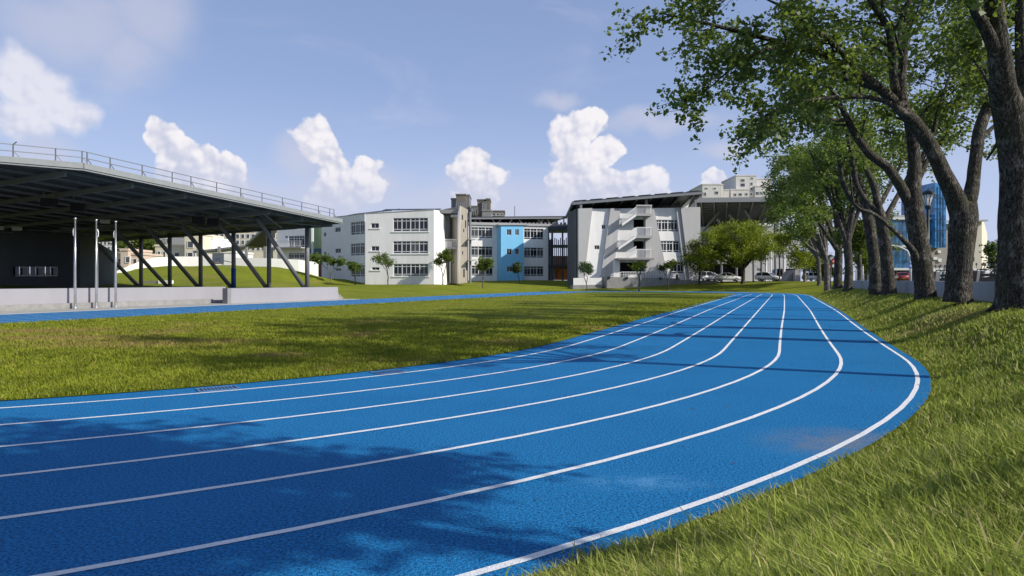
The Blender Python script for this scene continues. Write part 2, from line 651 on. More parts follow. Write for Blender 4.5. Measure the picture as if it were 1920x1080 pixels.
def track_mat():
    m = bpy.data.materials.new('track_rubber')
    m.use_nodes = True
    t = NT(m.node_tree)
    p = m.node_tree.nodes['Principled BSDF']
    p.inputs['Roughness'].default_value = 0.8
    p.inputs['Specular IOR Level'].default_value = 0.15
    tc = t.node('ShaderNodeTexCoord').outputs['Object']
    v = t.node('ShaderNodeTexVoronoi', {'Vector': tc, 'Scale': 120.0}, feature='F1')
    g = v.outputs['Distance']
    g2 = t.noise(tc, 46.0, 3.0, 0.8).outputs['Fac']
    big = t.noise(tc, 0.5, 4.0, 0.6).outputs['Fac']
    big2 = t.noise(tc, 2.3, 5.0, 0.7).outputs['Fac']
    c = t.mix(t.maprange(g2, 0.41, 0.59), (0.0008, 0.045, 0.130), (0.017, 0.258, 0.60))
    c = t.mix(t.maprange(g, 0.25, 0.75, 0.0, 0.40), c, (0.003, 0.075, 0.22))
    c = t.mix(t.maprange(big, 0.35, 0.7, 0.0, 0.28), c, (0.018, 0.21, 0.48))
    c = t.mix(t.maprange(big2, 0.62, 0.8, 0.0, 0.22), c, (0.07, 0.25, 0.52))
    # a dusting of sand and a few pale scuffs
    sand = t.noise(tc, 0.35, 6.0, 0.75, 0.5).outputs['Fac']
    c = t.mix(t.maprange(sand, 0.66, 0.78, 0.0, 0.35), c, (0.20, 0.20, 0.19))
    spk = t.node('ShaderNodeTexVoronoi', {'Vector': tc, 'Scale': 2.6}, feature='F1').outputs['Distance']
    c = t.mix(t.maprange(spk, 0.022, 0.012, 0.0, 0.8), c, (0.45, 0.52, 0.6))
    # a fan of sand washed over the outer lane, and a pale scuff
    nz = t.noise(tc, 3.2, 5.0, 0.7).outputs['Fac']
    c = t.mix(t.math('MULTIPLY', spot(t, tc, 3.50, 6.62, 0.10, 0.95, 0.75), t.maprange(nz, 0.35, 0.65, 0.10, 0.60)), c, (0.26, 0.21, 0.155))
    c = t.mix(t.math('MULTIPLY', spot(t, tc, 1.06, 5.33, 0.02, 0.30, 0.35), t.maprange(nz, 0.40, 0.65, 0.0, 0.6)), c, (0.12, 0.33, 0.58))
    t.l.new(c, p.inputs['Base Color'])
    h = t.math('ADD', t.math('MULTIPLY', g, -0.8), g2)
    b = t.node('ShaderNodeBump', {'Height': h, 'Strength': 0.9, 'Distance': 0.009})
    t.l.new(b.outputs[0], p.inputs['Normal'])
    return m


M_TRACK = track_mat()
M_LINE = mat('line_paint', (0.80, 0.81, 0.83), 0.75, 0.16, 40.0, 0.8, 120.0)


def wear_lines():
    """worn specks where the blue rubber shows through the paint"""
    t = NT(M_LINE.node_tree)
    p = M_LINE.node_tree.nodes['Principled BSDF']
    old = p.inputs['Base Color'].links[0].from_socket
    tc = t.node('ShaderNodeTexCoord').outputs['Object']
    n = t.noise(tc, 70.0, 3.0, 0.7).outputs['Fac']
    n2 = t.noise(tc, 1.1, 4.0, 0.7).outputs['Fac']
    f = t.math('MULTIPLY', t.maprange(n, 0.52, 0.66), t.maprange(n2, 0.45, 0.70, 0.03, 0.70))
    t.l.new(t.mix(f, old, (0.03, 0.16, 0.40)), p.inputs['Base Color'])


wear_lines()


def ring_world(off):
    q = curve(off)
    x, y = L2W(q[:, 0], q[:, 1])
    return x, y


def strip_mesh(name, off0, off1, z, m, nsub=1):
    rows = []
    for i in range(nsub + 1):
        x, y = ring_world(off0 + (off1 - off0) * i / nsub)
        rows.append(np.c_[x, y, np.full_like(x, z)])
    n = len(rows[0])
    V = np.concatenate(rows)
    idx = np.arange(n)
    F = np.concatenate([np.c_[idx + i * n, idx + (i + 1) * n, (idx + 1) % n + (i + 1) * n, (idx + 1) % n + i * n] for i in range(nsub)])
    return np_mesh(name, V, F[:, ::-1], m)


# outer terrain: rings that follow the track's outer edge, out to the horizon
svals = [-0.25, 0.0, 0.15, .35, .6, .9, 1.2, 1.5, 1.8, 2.1, 2.4, 2.7, 3.0, 3.5, 4, 5, 6, 7, 8, 9, 10, 11.5, 13, 15, 17, 19, 21, 23, 25, 28, 31, 34, 38, 42, 47, 53, 60, 70, 85, 110, 160,
         260, 500, 1200, 4000]
rows = []
for s in svals:
    q = curve(OFF_OUT + s)
    if s <= 3:
        pass
    x, y = L2W(q[:, 0], q[:, 1])
    z = hz(x, y) if s > 0.01 else np.full_like(x, -0.03)
    rows.append(np.c_[x, y, z])
n = len(rows[0])
V = np.concatenate(rows)
idx = np.arange(n)
F = np.concatenate([np.c_[idx + i * n, idx + (i + 1) * n, (idx + 1) % n + (i + 1) * n, (idx + 1) % n + i * n] for i in range(len(svals) - 1)])
struct(link('ground', np_mesh('ground', V, F[:, ::-1], M_TURF, smooth=True)))

struct(link('running_track', strip_mesh('running_track', OFF_IN - 0.1, OFF_OUT + 0.02, 0.0, M_TRACK, 4)))
for k in range(7):
    struct(link('lane_line', strip_mesh('lane_line', k * LANE - .032, k * LANE + .032, 0.004, M_LINE)))

# infield lawn: a slightly crowned sheet inside the track
rows = []
fr = [1.0, .985, .96, .92, .86, .78, .68, .56, .42, .28, .14, .02]
xin, yin = ring_world(OFF_IN)
rs = np.random.RandomState(3)
cxm, cym = xin.mean(), yin.mean()
for i, f in enumerate(fr):
    zz = 0.012 + 0.10 * sm((1 - f) / 0.5)
    jit = rs.uniform(-.025, .025, len(xin)) if i == 0 else 0
    rows.append(np.c_[cxm + (xin - cxm) * f + jit, cym + (yin - cym) * f + jit, np.full_like(xin, zz)])
V = np.concatenate(rows)
F = np.concatenate([np.c_[idx + i * n, idx + (i + 1) * n, (idx + 1) % n + (i + 1) * n, (idx + 1) % n + i * n] for i in range(len(fr) - 1)])
struct(link('infield_lawn', np_mesh('infield_lawn', V, F, M_TURF, smooth=True)))


# ------------------------------------------------------------------ grass blades
def blades(name, X, Y, Z, H, W, lean, seed, m, dryness=0.12):
    r = np.random.RandomState(seed)
    N = len(X)
    az = r.uniform(0, 2 * PI, N)
    dirx, diry = np.cos(az), np.sin(az)
    # a common wind/gravity lean plus scatter
    lx = lean[0] + r.normal(0, .6, N)
    ly = lean[1] + r.normal(0, .6, N)
    V = np.zeros((N, 5, 3))
    base = np.c_[X, Y, Z]
    side = np.c_[dirx, diry, np.zeros(N)] * (W / 2)[:, None]
    mid = base + np.c_[lx * H * .22, ly * H * .22, H * .55]
    tip = base + np.c_[lx * H * .75, ly * H * .75, H * (1 - .15 * np.minimum(1, lx * lx + ly * ly))]
    V[:, 0], V[:, 1] = base - side, base + side
    V[:, 2], V[:, 3] = mid + side * .8, mid - side * .8
    V[:, 4] = tip
    b = (np.arange(N) * 5)[:, None]
    # all triangles so that one array holds them
    F = np.concatenate([b + np.array([0, 1, 2]), b + np.array([0, 2, 3]), b + np.array([3, 2, 4])])
    tint = np.clip(r.beta(2, 2.2, N), 0, 1)
    dry = r.rand(N) < dryness
    tint = np.where(dry, 1.0 + r.rand(N), tint)
    return np_mesh(name, V.reshape(-1, 3), F, m, tint=np.repeat(tint, 5))


def blade_mat(name, dark, light, dry):
    m = bpy.data.materials.new(name)
    m.use_nodes = True
    t = NT(m.node_tree)
    m.node_tree.nodes.clear()
    out = t.node('ShaderNodeOutputMaterial')
    at = t.node('ShaderNodeAttribute', attribute_name='tint').outputs['Fac']
    tc = t.node('ShaderNodeTexCoord').outputs['Object']
    patch = t.noise(tc, 0.9, 3.0).outputs['Fac']
    c = t.mix(at, dark, light)
    c = t.mix(t.maprange(patch, 0.4, 0.65, 0.0, 0.45), c, tuple(x * 1.35 for x in light))
    dryn = t.noise(tc, 0.16, 5.0, 0.7, 0.8).outputs['Fac']
    c = t.mix(t.math('MAXIMUM', t.maprange(dryn, 0.56, 0.68, 0.0, 0.7), dry_spots(t, tc)), c, tuple(x * 0.9 for x in dry))
    c = t.mix(t.maprange(at, 1.0, 1.6, 0.0, 1.0), c, dry)
    p = t.node('ShaderNodeBsdfPrincipled', {'Roughness': 0.6, 'Specular IOR Level': 0.18})
    t.l.new(c, p.inputs['Base Color'])
    tr = t.node('ShaderNodeBsdfTranslucent')
    t.l.new(c, tr.inputs[0])
    mx = t.node('ShaderNodeMixShader', {0: 0.35})
    t.l.new(p.outputs[0], mx.inputs[1])
    t.l.new(tr.outputs[0], mx.inputs[2])
    t.l.new(mx.outputs[0], out.inputs[0])
    return m


M_BLADE = blade_mat('bank_grass', (0.070, 0.105, 0.012), (0.36, 0.42, 0.075), (0.55, 0.46, 0.22))
M_LAWN = blade_mat('lawn_grass', (0.075, 0.105, 0.008), (0.285, 0.320, 0.030), (0.36, 0.26, 0.10))


def bank_grass():
    r = np.random.RandomState(11)
    N = 520000
    ang = r.uniform(-0.75, 0.78, N)
    rr = np.exp(r.uniform(math.log(0.42), math.log(75), N))
    X, Y = rr * np.sin(ang), rr * np.cos(ang)
    la, al = W2L(X, Y)
    s = outside(la, al)
    edge = 0.0 + 0.10 * r.rand(N) ** 2 - 0.09 * (r.rand(N) < .10) - .03 * np.sin(al * 3.1 + la * 2.3) - .025 * np.sin(al * 7.3 - la * 5)
    # stay on the bank: right straight, near bend, up to the wall
    keep = (s > edge) & (((la > 5) & (s < 3.4) & (al < 82)) | ((al < 0) & (s < 6) & (la > -4)))
    keep &= ~((la > 27.0) & (al > 0))
    X, Y, s, rr = X[keep], Y[keep], s[keep], rr[keep]
    n_ = len(X)
    Z = hz(X, Y) - 0.005
    fl = np.where(rr > 4, (rr / 4) ** 0.62, 1.0)
    H = r.uniform(.03, .115, n_) * np.where(s < .35, .6 + s, 1.0) * (0.85 + .15 * np.minimum(rr, 4)) * np.where(rr > 7, .75, 1.0)
    H = np.where(rr < 2.0, H * (.55 + .3 * rr), H)
    H = np.where(s > 1.6, H * .75, H)
    tall = r.rand(n_) < .03
    H = np.where(tall & (rr > 1.2), H * 1.7, H)
    W = r.uniform(.0035, .0095, n_) * np.where(rr > 2.2, (rr / 2.2) ** 0.62, 1.0)
    o = link('bank_grass', blades('bank_grass', X, Y, Z, H, W, (-.22, -.05), 5, M_BLADE, .13))
    struct(o, 'stuff')


def lawn_grass():
    r = np.random.RandomState(12)
    N = 560000
    ang = r.uniform(-0.75, 0.45, N)
    rr = np.exp(r.uniform(math.log(7.0), math.log(75), N))
    X, Y = rr * np.sin(ang), rr * np.cos(ang)
    la, al = W2L(X, Y)
    s = outside(la, al)
    ins = -(OFF_OUT - OFF_IN) - s
    ins = np.where((la > 3.6) & (al > 0), ins - .2 , ins)
    keep = ins > 0.0 + 0.05 * r.rand(N)
    X, Y, rr, ins = X[keep], Y[keep], rr[keep], ins[keep]
    n_ = len(X)
    fl = (rr / 8) ** 0.75
    H = r.uniform(.025, .06, n_) * np.minimum(fl, 1.8)
    W = r.uniform(.008, .016, n_) * fl
    Z = np.full(n_, .008) + .05 * sm(ins / 8)
    o = link('lawn_grass', blades('lawn_grass', X, Y, Z, H, W, (-.1, -.1), 6, M_LAWN, .06))
    struct(o, 'stuff')


bank_grass()
lawn_grass()

# ------------------------------------------------------------------ drain covers beside lane 1
M_GRATE = mat('drain_grate', (0.05, 0.15, 0.32), 0.6, 0.3, 30, 0.4, 80)
M_GRATE_D = mat('drain_pit', (0.02, 0.03, 0.05), 0.9)
for px, py, ang, lab in ((410, 730.5, 0, 'blue slatted drain cover at the lawn edge near the photo left'),
                         (738, 699.5, 0, 'faded drain cover at the lawn edge by the middle of the bend'),
                         (1212, 617, 0, 'small drain cover at the lawn edge where the bend straightens')):
    D = FPX * CH / (py - HY)
    x = (px - 960) / FPX * D
    la, al = W2L(x, D)
    aa = math.atan2(al, la)
    if al > 0:
        rr_, la0, al0, dirv = None, RA - 0.27, al, 0.0
        wx, wy = L2W(RA - 0.27, al)
        rz = -TH + 0.0
    else:
        wx, wy = L2W((RA - 0.27) * math.cos(aa), (RA - 0.27) * math.sin(aa))
        rz = aa - TH
    dth = thing('drain_cover', lab, 'drain cover', (wx, wy, 0.0), rz, 'drain covers along the inner lawn edge')
    bm = bmesh.new()
    for sx in (-.17, .17):
        add_box(bm, sx - .02, sx + .02, -.27, .27, .002, .014)
    for sy in (-.27, .27):
        add_box(bm, -.19, .19, sy - .02, sy + .02, .003, .013)
    part('frame', bm, M_GRATE, dth)
    bm = bmesh.new()
    add_box(bm, -.15, .15, -.25, .25, .001, .004)
    part('pit', bm, M_GRATE_D, dth)
    bm = bmesh.new()
    add_box(bm, -.15, .15, -.012, .012, .005, .011)
    me = bm2mesh('slat', bm)
    me.materials.append(M_GRATE)
    for k in range(9):
        link('slat', me, None, dth, (0, -.2 + .05 * k, 0))

# ------------------------------------------------------------------ fallen leaves and crumbs on the track
def litter():
    r = np.random.RandomState(31)
    pts = []
    while len(pts) < 75:
        s_ = -abs(r.normal(0, 1.6)) if r.rand() < .7 else -r.uniform(0, 8)
        k = r.rand()
        if k < .55:
            a = -r.uniform(0, ANG)
            rr = RA + OFF_OUT + s_
            la, al = rr * math.cos(a), rr * math.sin(a)
        else:
            la, al = RA + OFF_OUT + s_, r.uniform(0, 30)
        pts.append(L2W(la, al))
    pts = np.array(pts)
    N = len(pts)
    V = np.zeros((N, 4, 3))
    az = r.uniform(0, 2 * PI, N)
    L = r.uniform(.012, .036, N)
    d = np.c_[np.cos(az), np.sin(az)] * L[:, None]
    e = np.c_[-np.sin(az), np.cos(az)] * (L * r.uniform(.25, .45, N))[:, None]
    z = .008
    V[:, 0, :2], V[:, 1, :2], V[:, 2, :2], V[:, 3, :2] = pts - d, pts + e, pts + d, pts - e
    V[:, 0, 2], V[:, 2, 2] = z, z + r.uniform(0, .02, N)
    V[:, 1, 2], V[:, 3, 2] = z + r.uniform(0, .015, N), z + r.uniform(.002, .02, N)
    m = blade_mat('dry_leaf', (0.05, 0.03, 0.015), (0.16, 0.10, 0.05), (0.25, 0.16, 0.08))
    o = link('fallen_leaves', np_mesh('fallen_leaves', V.reshape(-1, 3), np.arange(4 * N).reshape(N, 4), m, tint=np.repeat(r.rand(N), 4)))
    struct(o, 'stuff')


litter()
# ------------------------------------------------------------------ painted and built materials
M_WHITE = mat('white_wall_paint', (0.77, 0.762, 0.755), 0.85, 0.07, 1.5, 0.15, 30.0, var2=0.16, stretch=(1, 1, 0.16))
M_CREAM = mat('cream_wall', (0.62, 0.56, 0.44), 0.85, 0.08, 1.0)
M_GREYP = mat('light_grey_paint', (0.36, 0.355, 0.36), 0.85, 0.06, 0.8, var2=0.12, stretch=(1, 1, 0.35))
M_GREYD = mat('mid_grey_paint', (0.22, 0.22, 0.225), 0.85, 0.08, 0.8)
M_CONC = mat('concrete', (0.27, 0.265, 0.26), 0.9, 0.22, 2.5, 0.5, 25.0, var2=0.3)
M_PLATF = mat('platform_floor', (0.10, 0.12, 0.13), 0.7, 0.15, 2.0)
M_STEEL = mat('grey_painted_steel', (0.17, 0.175, 0.19), 0.5, 0.12, 4.0)
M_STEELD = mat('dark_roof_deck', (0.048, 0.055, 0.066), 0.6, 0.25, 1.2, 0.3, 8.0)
M_DARKW = mat('charcoal_wall', (0.070, 0.080, 0.086), 0.85, 0.18, 0.7, var2=0.2)
M_FASCIA = mat('pale_metal_fascia', (0.24, 0.255, 0.26), 0.45, 0.08, 3.0)
M_RAIL = mat('galvanised_rail', (0.20, 0.21, 0.22), 0.45, 0.1, 8.0, metal=0.3)
M_CHROME = mat('brushed_steel_pole', (0.62, 0.62, 0.62), 0.28, 0.06, 6.0, metal=0.9)
M_GLASS = glass_mat('dark_window_glass')
M_GLASS2 = glass_mat('curtained_window_glass', (0.06, 0.063, 0.068), 0.12)
M_FRAME = mat('white_window_frame', (0.62, 0.63, 0.64), 0.5, 0.04, 3.0)
M_SKYBLUE = mat('sky_blue_wall', (0.19, 0.51, 0.80), 0.8, 0.05, 0.8, var2=0.08)
M_BLUEPAD = mat('blue_pad', (0.01, 0.07, 0.32), 0.6)
M_ORANGE = mat('orange_wall', (0.85, 0.27, 0.07), 0.8, 0.08, 1.0)
M_BEIGE = mat('beige_wall', (0.36, 0.32, 0.27), 0.85, 0.08, 0.8, var2=0.2)
M_BROWNT = mat('weathered_tower_wall', (0.16, 0.14, 0.12), 0.9, 0.25, 0.4, var2=0.4)
M_ASPH = mat('asphalt', (0.055, 0.055, 0.058), 0.9, 0.25, 4.0, 0.4, 60.0)
M_PAVE = mat('pavement_concrete', (0.33, 0.33, 0.325), 0.9, 0.15, 2.0, 0.3, 30.0, var2=0.2)
M_BLACK = mat('black_plastic', (0.014, 0.014, 0.015), 0.5)
M_LAMPW = mat('frosted_lamp_panel', (0.72, 0.72, 0.68), 0.3, 0.05)


M_LOWW = mat('lavender_grey_wall', (0.30, 0.295, 0.325), 0.85, 0.06, 0.8, 0.15, 30.0, var2=0.12, stretch=(1, 1, .35))


def lv(la, al, z):
    x, y = L2W(la, al)
    return Vector((x, y, z))


NV, DV = Vector((NX, NY, 0)), Vector((DX, DY, 0))
MLOC = Matrix(((NX, DX, 0, CX), (NY, DY, 0, CY), (0, 0, 1, 0), (0, 0, 0, 1)))   # local (la, al, z) -> world

# ------------------------------------------------------------------ stage platform and its low walls
bm = bmesh.new()
add_box(bm, -62, -17.25, -26, 32.1, -0.3, 1.02, MLOC)
struct(link('platform', bm2mesh('platform', bm), M_PLATF))
bm = bmesh.new()
add_box(bm, -17.6, -13.95, 2.2, 33.4, -0.3, 0.03, MLOC)
struct(link('pavement', bm2mesh('pavement', bm), M_PAVE))

w1 = thing('low_wall', 'long low white wall with a grey concrete plinth behind the three flagpoles', 'wall', lv(-16.2, 6, 0))
bm = bmesh.new()
add_box(bm, -17.2, -16.97, -26, 20.9, -0.2, 1.22, MLOC)
wpart('wall_face', bm, M_LOWW, w1)
bm = bmesh.new()
add_box(bm, -16.965, -16.72, -26, 19.3, -0.2, 0.36, MLOC)
wpart('plinth', bm, M_CONC, w1)
w2 = thing('low_wall', 'shorter low white wall ending in steps, at the far end of the stage platform', 'wall', lv(-15.4, 26, 0))
bm = bmesh.new()
add_box(bm, -15.65, -15.4, 19.75, 32.2, -0.2, 1.12, MLOC)
add_box(bm, -18.6, -15.66, 31.95, 32.2, -0.2, 1.12, MLOC)
wpart('wall_face', bm, M_LOWW, w2)
bm = bmesh.new()
add_box(bm, -15.72, -15.25, 19.4, 19.74, -0.2, 1.13, MLOC)
wpart('end_pier', bm, M_GREYD, w2)
st = thing('steps', 'small flight of pale concrete steps at the end of the low white wall', 'steps', lv(-16.5, 33, 0))
for k in range(5):
    bm = bmesh.new()
    add_box(bm, -18.2, -16.0, 32.25 + .3 * k, 32.53 + .3 * k, -0.2, 0.92 - .18 * k, MLOC)
    wpart('step', bm, M_CONC, st)

# ------------------------------------------------------------------ flagpoles
FP = []
for px, py, top, lab in ((141, 580, 408, 'tallest looking steel flagpole, leftmost of the three by the white wall'),
                         (180.5, 578, 411, 'middle one of the three steel flagpoles by the white wall'),
                         (217, 576.5, 414, 'steel flagpole of three that is nearest the diagonal columns')):
    # on the paving, a step in front of the plinth
    k_ = (px - 960) / FPX
    D = (-16.34 + CX * NX + CY * NY) / (k_ * NX + NY)
    b = Vector((k_ * D, D, 0.03))
    h = CH - (top - HY) / FPX * D - 0.03
    f = thing('flagpole', lab, 'flagpole', b, 0, 'flagpoles by the stage wall')
    bm = bmesh.new()
    add_lathe(bm, [(.072, 0.05), (.070, .9), (.058, h * .45), (.046, h - .12)], 14)
    part('shaft', bm, M_CHROME, f, True)
    bm = bmesh.new()
    add_lathe(bm, [(.19, 0), (.19, .04), (.10, .07), (.09, .18)], 14)
    part('base_plate', bm, M_CHROME, f)
    bm = bmesh.new()
    add_lathe(bm, [(.01, h - .13), (.07, h - .10), (.088, h - .05), (.07, h - .005), (.01, h)], 12)
    part('ball_finial', bm, M_CHROME, f, True)
    bm = bmesh.new()
    s_ = -1 if len(FP) != 1 else 1
    add_tube(bm, [(s_ * .06, 0, h - .6), (s_ * .12, 0, h - .75), (s_ * .11, .01, h - 1.0), (s_ * .07, 0, h - 1.05)], .03, 6)
    part('halyard_clip', bm, M_LAMPW, f)
    bm = bmesh.new()
    add_tube(bm, [(s_ * .07, 0, h - 1.0), (s_ * .095, 0, h * .5), (s_ * .10, 0, 1.1)], .006, 5)
    part('halyard', bm, M_LAMPW, f)
    FP.append(f)

# ------------------------------------------------------------------ the big canopy over the stage
EAVE, FAR_AL, KINK_AL = -15.2, 32.5, 8.9


def roof_z(la, al):
    return 6.78 + 0.047 * (32.3 - max(al, KINK_AL)) + 0.012 * (la - EAVE)


can = thing('stage_canopy', 'huge grey steel canopy on slanting columns over the stage beside the track', 'canopy', lv(-30, 10, 1.02))
Tn = (EAVE, FAR_AL)
Kn = (EAVE, KINK_AL)
Ln = (EAVE - .498 * 26, KINK_AL - .865 * 26)
back = -53.0
outline = [Tn, Kn, Ln, (back, Ln[1] - 2), (back, KINK_AL), (back, FAR_AL + 3.8)]
bm = bmesh.new()
top = [bm.verts.new(lv(a, b, roof_z(a, b) + .34)) for a, b in outline]
bot = [bm.verts.new(lv(a, b, roof_z(a, b) + .16)) for a, b in outline]
bm.faces.new([top[0], top[1], top[4], top[5]])
bm.faces.new([top[1], top[2], top[3], top[4]])
bm.faces.new([bot[5], bot[4], bot[1], bot[0]])
bm.faces.new([bot[4], bot[3], bot[2], bot[1]])
for i in range(6):
    j = (i + 1) % 6
    bm.faces.new([top[i], bot[i], bot[j], top[j]])
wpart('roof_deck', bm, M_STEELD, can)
# fascia: two profiles, upper gutter and lower channel
for nm, z0, z1, outw in (('fascia', .10, .42, .06), ('gutter_lip', .0, .09, .0)):
    bm = bmesh.new()
    seq = [outline[5], Tn, Kn, Ln]
    for (a0, b0), (a1, b1) in zip(seq, seq[1:]):
        p, q = lv(a0, b0, roof_z(a0, b0)), lv(a1, b1, roof_z(a1, b1))
        d = (q - p).normalized()
        nrm = d.cross(Vector((0, 0, 1))).normalized()
        if nrm.dot(lv(-30, 10, 0) - p) > 0:
            nrm = -nrm
        o_ = nrm * (outw + .02)
        poly = [p + o_ + Vector((0, 0, z0)), q + o_ + Vector((0, 0, z0)), q + o_ + Vector((0, 0, z1)), p + o_ + Vector((0, 0, z1))]
        add_prism(bm, poly, -nrm * .09)
    wpart(nm, bm, M_FASCIA, can)
# purlins along the eave direction, rafters across
me_cache = None
for la in np.arange(EAVE - 1.6, -50, -2.4):
    bm = bmesh.new()
    kk = KINK_AL
    add_bar(bm, lv(la, FAR_AL + .1 * (EAVE - la) - .3, roof_z(la, FAR_AL) + .06), lv(la, kk, roof_z(la, kk) + .06), .09, .16)
    lo = KINK_AL - .865 / .498 * max(0.0, EAVE - la) + .4
    lo = max(lo, Ln[1])
    if lo < kk - .5:
        add_bar(bm, lv(la, kk, roof_z(la, kk) + .06), lv(la, lo, roof_z(la, lo) + .06), .09, .16)
    wpart('purlin', bm, M_STEEL, can)
for al in list(np.arange(32.0, -22, -3.9)):
    la0 = EAVE - .7 if al > KINK_AL else EAVE - .498 / .865 * (KINK_AL - al) - .9
    bm = bmesh.new()
    add_bar(bm, lv(la0, al, roof_z(la0, al) - .14), lv(-50, al + .1 * (la0 + 50), roof_z(-50, al) - .14), .16, .30)
    wpart('rafter', bm, M_STEEL, can)
# ridge-bracing rods below the deck
for k in range(7):
    la = EAVE - 1.5 - 4.9 * k
    bm = bmesh.new()
    add_bar(bm, lv(la, 31.5, roof_z(la, 31.5) - .25), lv(la - 4.4, 24.6, roof_z(la - 4.4, 24.6) - .2), .10)
    add_bar(bm, lv(la - 4.4, 31.5, roof_z(la - 4, 31.5) - .25), lv(la, 24.6, roof_z(la, 24.6) - .2), .10)
    wpart('brace', bm, M_STEEL, can)
# upright and slanting columns
for k in range(9):
    p0 = P(576, 537, 60)
    x, y = p0.x - .881 * 4.9 * k, p0.y + .4725 * 4.9 * k
    la, al = W2L(x, y)
    if k < 7:
        bm = bmesh.new()
        add_tube(bm, [(x, y, 1.0), (x, y, roof_z(la, al) + .05)], .20, 14)
        cpart = wpart('column', bm, M_STEEL, can, True)
        if k == 2:
            bm = bmesh.new()
            add_tube(bm, [(x, y, 1.03), (x, y, 2.9)], .225, 14)
            wpart('safety_pad', bm, M_BLUEPAD, can, True, 'blue padding round the foot of the third column')
    if k < 8:
        b = Vector((x - .881 * .34, y + .4725 * .34, 1.0))
        tp = b + Vector((-DX, -DY, 0)) * 5.9
        tl, ta = W2L(tp.x, tp.y)
        tp.z = roof_z(tl, ta) - .1
        bm = bmesh.new()
        add_tube(bm, [b, tp], .19, 14)
        wpart('slanting_column', bm, M_STEEL, can, True)
# roof-edge railing
rail_pts = []
seq = [lv(*outline[5], 0), lv(*Tn, 0), lv(*Kn, 0), lv(*Ln, 0)]


def on_edge(px, which):
    """point of the roof edge seen at photo column px (which: eave segment index)"""
    a, b = seq[which], seq[which + 1]
    r = (px - 960) / FPX
    tt = (a.x - r * a.y) / ((a.x - r * a.y) - (b.x - r * b.y))
    return a.lerp(b, tt)


posts = [on_edge(px, 1) for px in (630, 622, 601, 570, 534, 496, 456, 411, 362.5, 327, 270, 209, 165)] + [on_edge(px, 2) for px in (155.5, 105, 24, -70, -180)]
inner = lv(-28, 14, 0)
rp = []
for p in posts:
    q = p + (inner - p).normalized() * .18
    la, al = W2L(q.x, q.y)
    rp.append(Vector((q.x, q.y, roof_z(la, al) + .34)))
for i, q in enumerate(rp):
    bm = bmesh.new()
    add_bar(bm, q, q + Vector((0, 0, .80)), .05)
    if 10 < i < 17 or i % 2 == 0:
        d = (rp[min(i + 1, len(rp) - 1)] - rp[max(0, i - 1)]).normalized()
        add_bar(bm, q + Vector((0, 0, .45)), q - d * .35 + Vector((0, 0, .02)), .035)
    else:
        d = (rp[min(i + 1, len(rp) - 1)] - rp[max(0, i - 1)]).normalized()
        add_bar(bm, q + Vector((0, 0, .03)), q - d * .28 + Vector((0, 0, .03)), .07)
    wpart('railing_post', bm, M_RAIL, can)
for h in (.78, .42):
    for a, b in zip(rp, rp[1:]):
        bm = bmesh.new()
        add_bar(bm, a + Vector((0, 0, h)), b + Vector((0, 0, h)), .04)
        wpart('handrail', bm, M_RAIL, can)
q = rp[15]
bm = bmesh.new()
add_bar(bm, rp[15] + Vector((0, 0, .78)), rp[15] + Vector((.12, .1, .95)), .05)
wpart('roof_spotlight', bm, M_BLACK, can)

# charcoal store house under the canopy
Wc, Wl, Wr = P(150, 530, 66), P(-330, 530, 66), P(212, 530, 73.6)
stg = thing('stage_house', 'charcoal store house with a strip of small windows under the canopy', 'building', (Wc.x, Wc.y, 1.02))


class Facade:
    """a vertical wall plane through two photo columns at known distances"""
    def __init__(self, xl, dl, xr, dr, z0, z1):
        self.a = Vector(((xl - 960) / FPX * dl, dl, 0))
        self.b = Vector(((xr - 960) / FPX * dr, dr, 0))
        self.t = (self.b - self.a).normalized()
        self.n = self.t.cross(Vector((0, 0, 1)))       # faces the camera side
        if self.n.dot(-self.a) < 0:
            self.n = -self.n
        self.w = (self.b - self.a).length
        self.z0, self.z1 = z0, z1

    def uz(self, x, y):
        r = (x - 960) / FPX
        d0, d1 = self.a.x - r * self.a.y, self.b.x - r * self.b.y
        tt = d0 / (d0 - d1)
        Y = self.a.y + (self.b.y - self.a.y) * tt
        return tt * self.w, CH - (y - HY) / FPX * Y

    def rect(self, x0, y0, x1, y1):
        xm, ym = (x0 + x1) / 2, (y0 + y1) / 2
        return self.uz(x0, ym)[0], self.uz(xm, y1)[1], self.uz(x1, ym)[0], self.uz(xm, y0)[1]

    def pt(self, u, z, out=0.0):
        return self.a + self.t * u + self.n * out + Vector((0, 0, z))

    def px(self, x, y, out=0.0):
        u, z = self.uz(x, y)
        return self.pt(u, z, out)


def holed_wall(bm, F, u0, z0, u1, z1, holes, depth, out=0.0):
    """front face with rectangular openings, their reveals, and a thickness"""
    us = sorted({u0, u1, *[h[0] for h in holes], *[h[2] for h in holes]})
    zs = sorted({z0, z1, *[h[1] for h in holes], *[h[3] for h in holes]})

    def hole(um, zm):
        return any(h[0] < um < h[2] and h[1] < zm < h[3] for h in holes)
    for i in range(len(us) - 1):
        for j in range(len(zs) - 1):
            if not hole((us[i] + us[i + 1]) / 2, (zs[j] + zs[j + 1]) / 2):
                bm.faces.new([bm.verts.new(F.pt(u, z, out)) for u, z in ((us[i], zs[j]), (us[i + 1], zs[j]), (us[i + 1], zs[j + 1]), (us[i], zs[j + 1]))])
    for h in holes:
        c = [(h[0], h[1]), (h[2], h[1]), (h[2], h[3]), (h[0], h[3])]
        for k in range(4):
            (ua, za), (ub, zb) = c[k], c[(k + 1) % 4]
            bm.faces.new([bm.verts.new(F.pt(ua, za, out)), bm.verts.new(F.pt(ua, za, out - depth)), bm.verts.new(F.pt(ub, zb, out - depth)), bm.verts.new(F.pt(ub, zb, out))])


WR = random.Random(5)


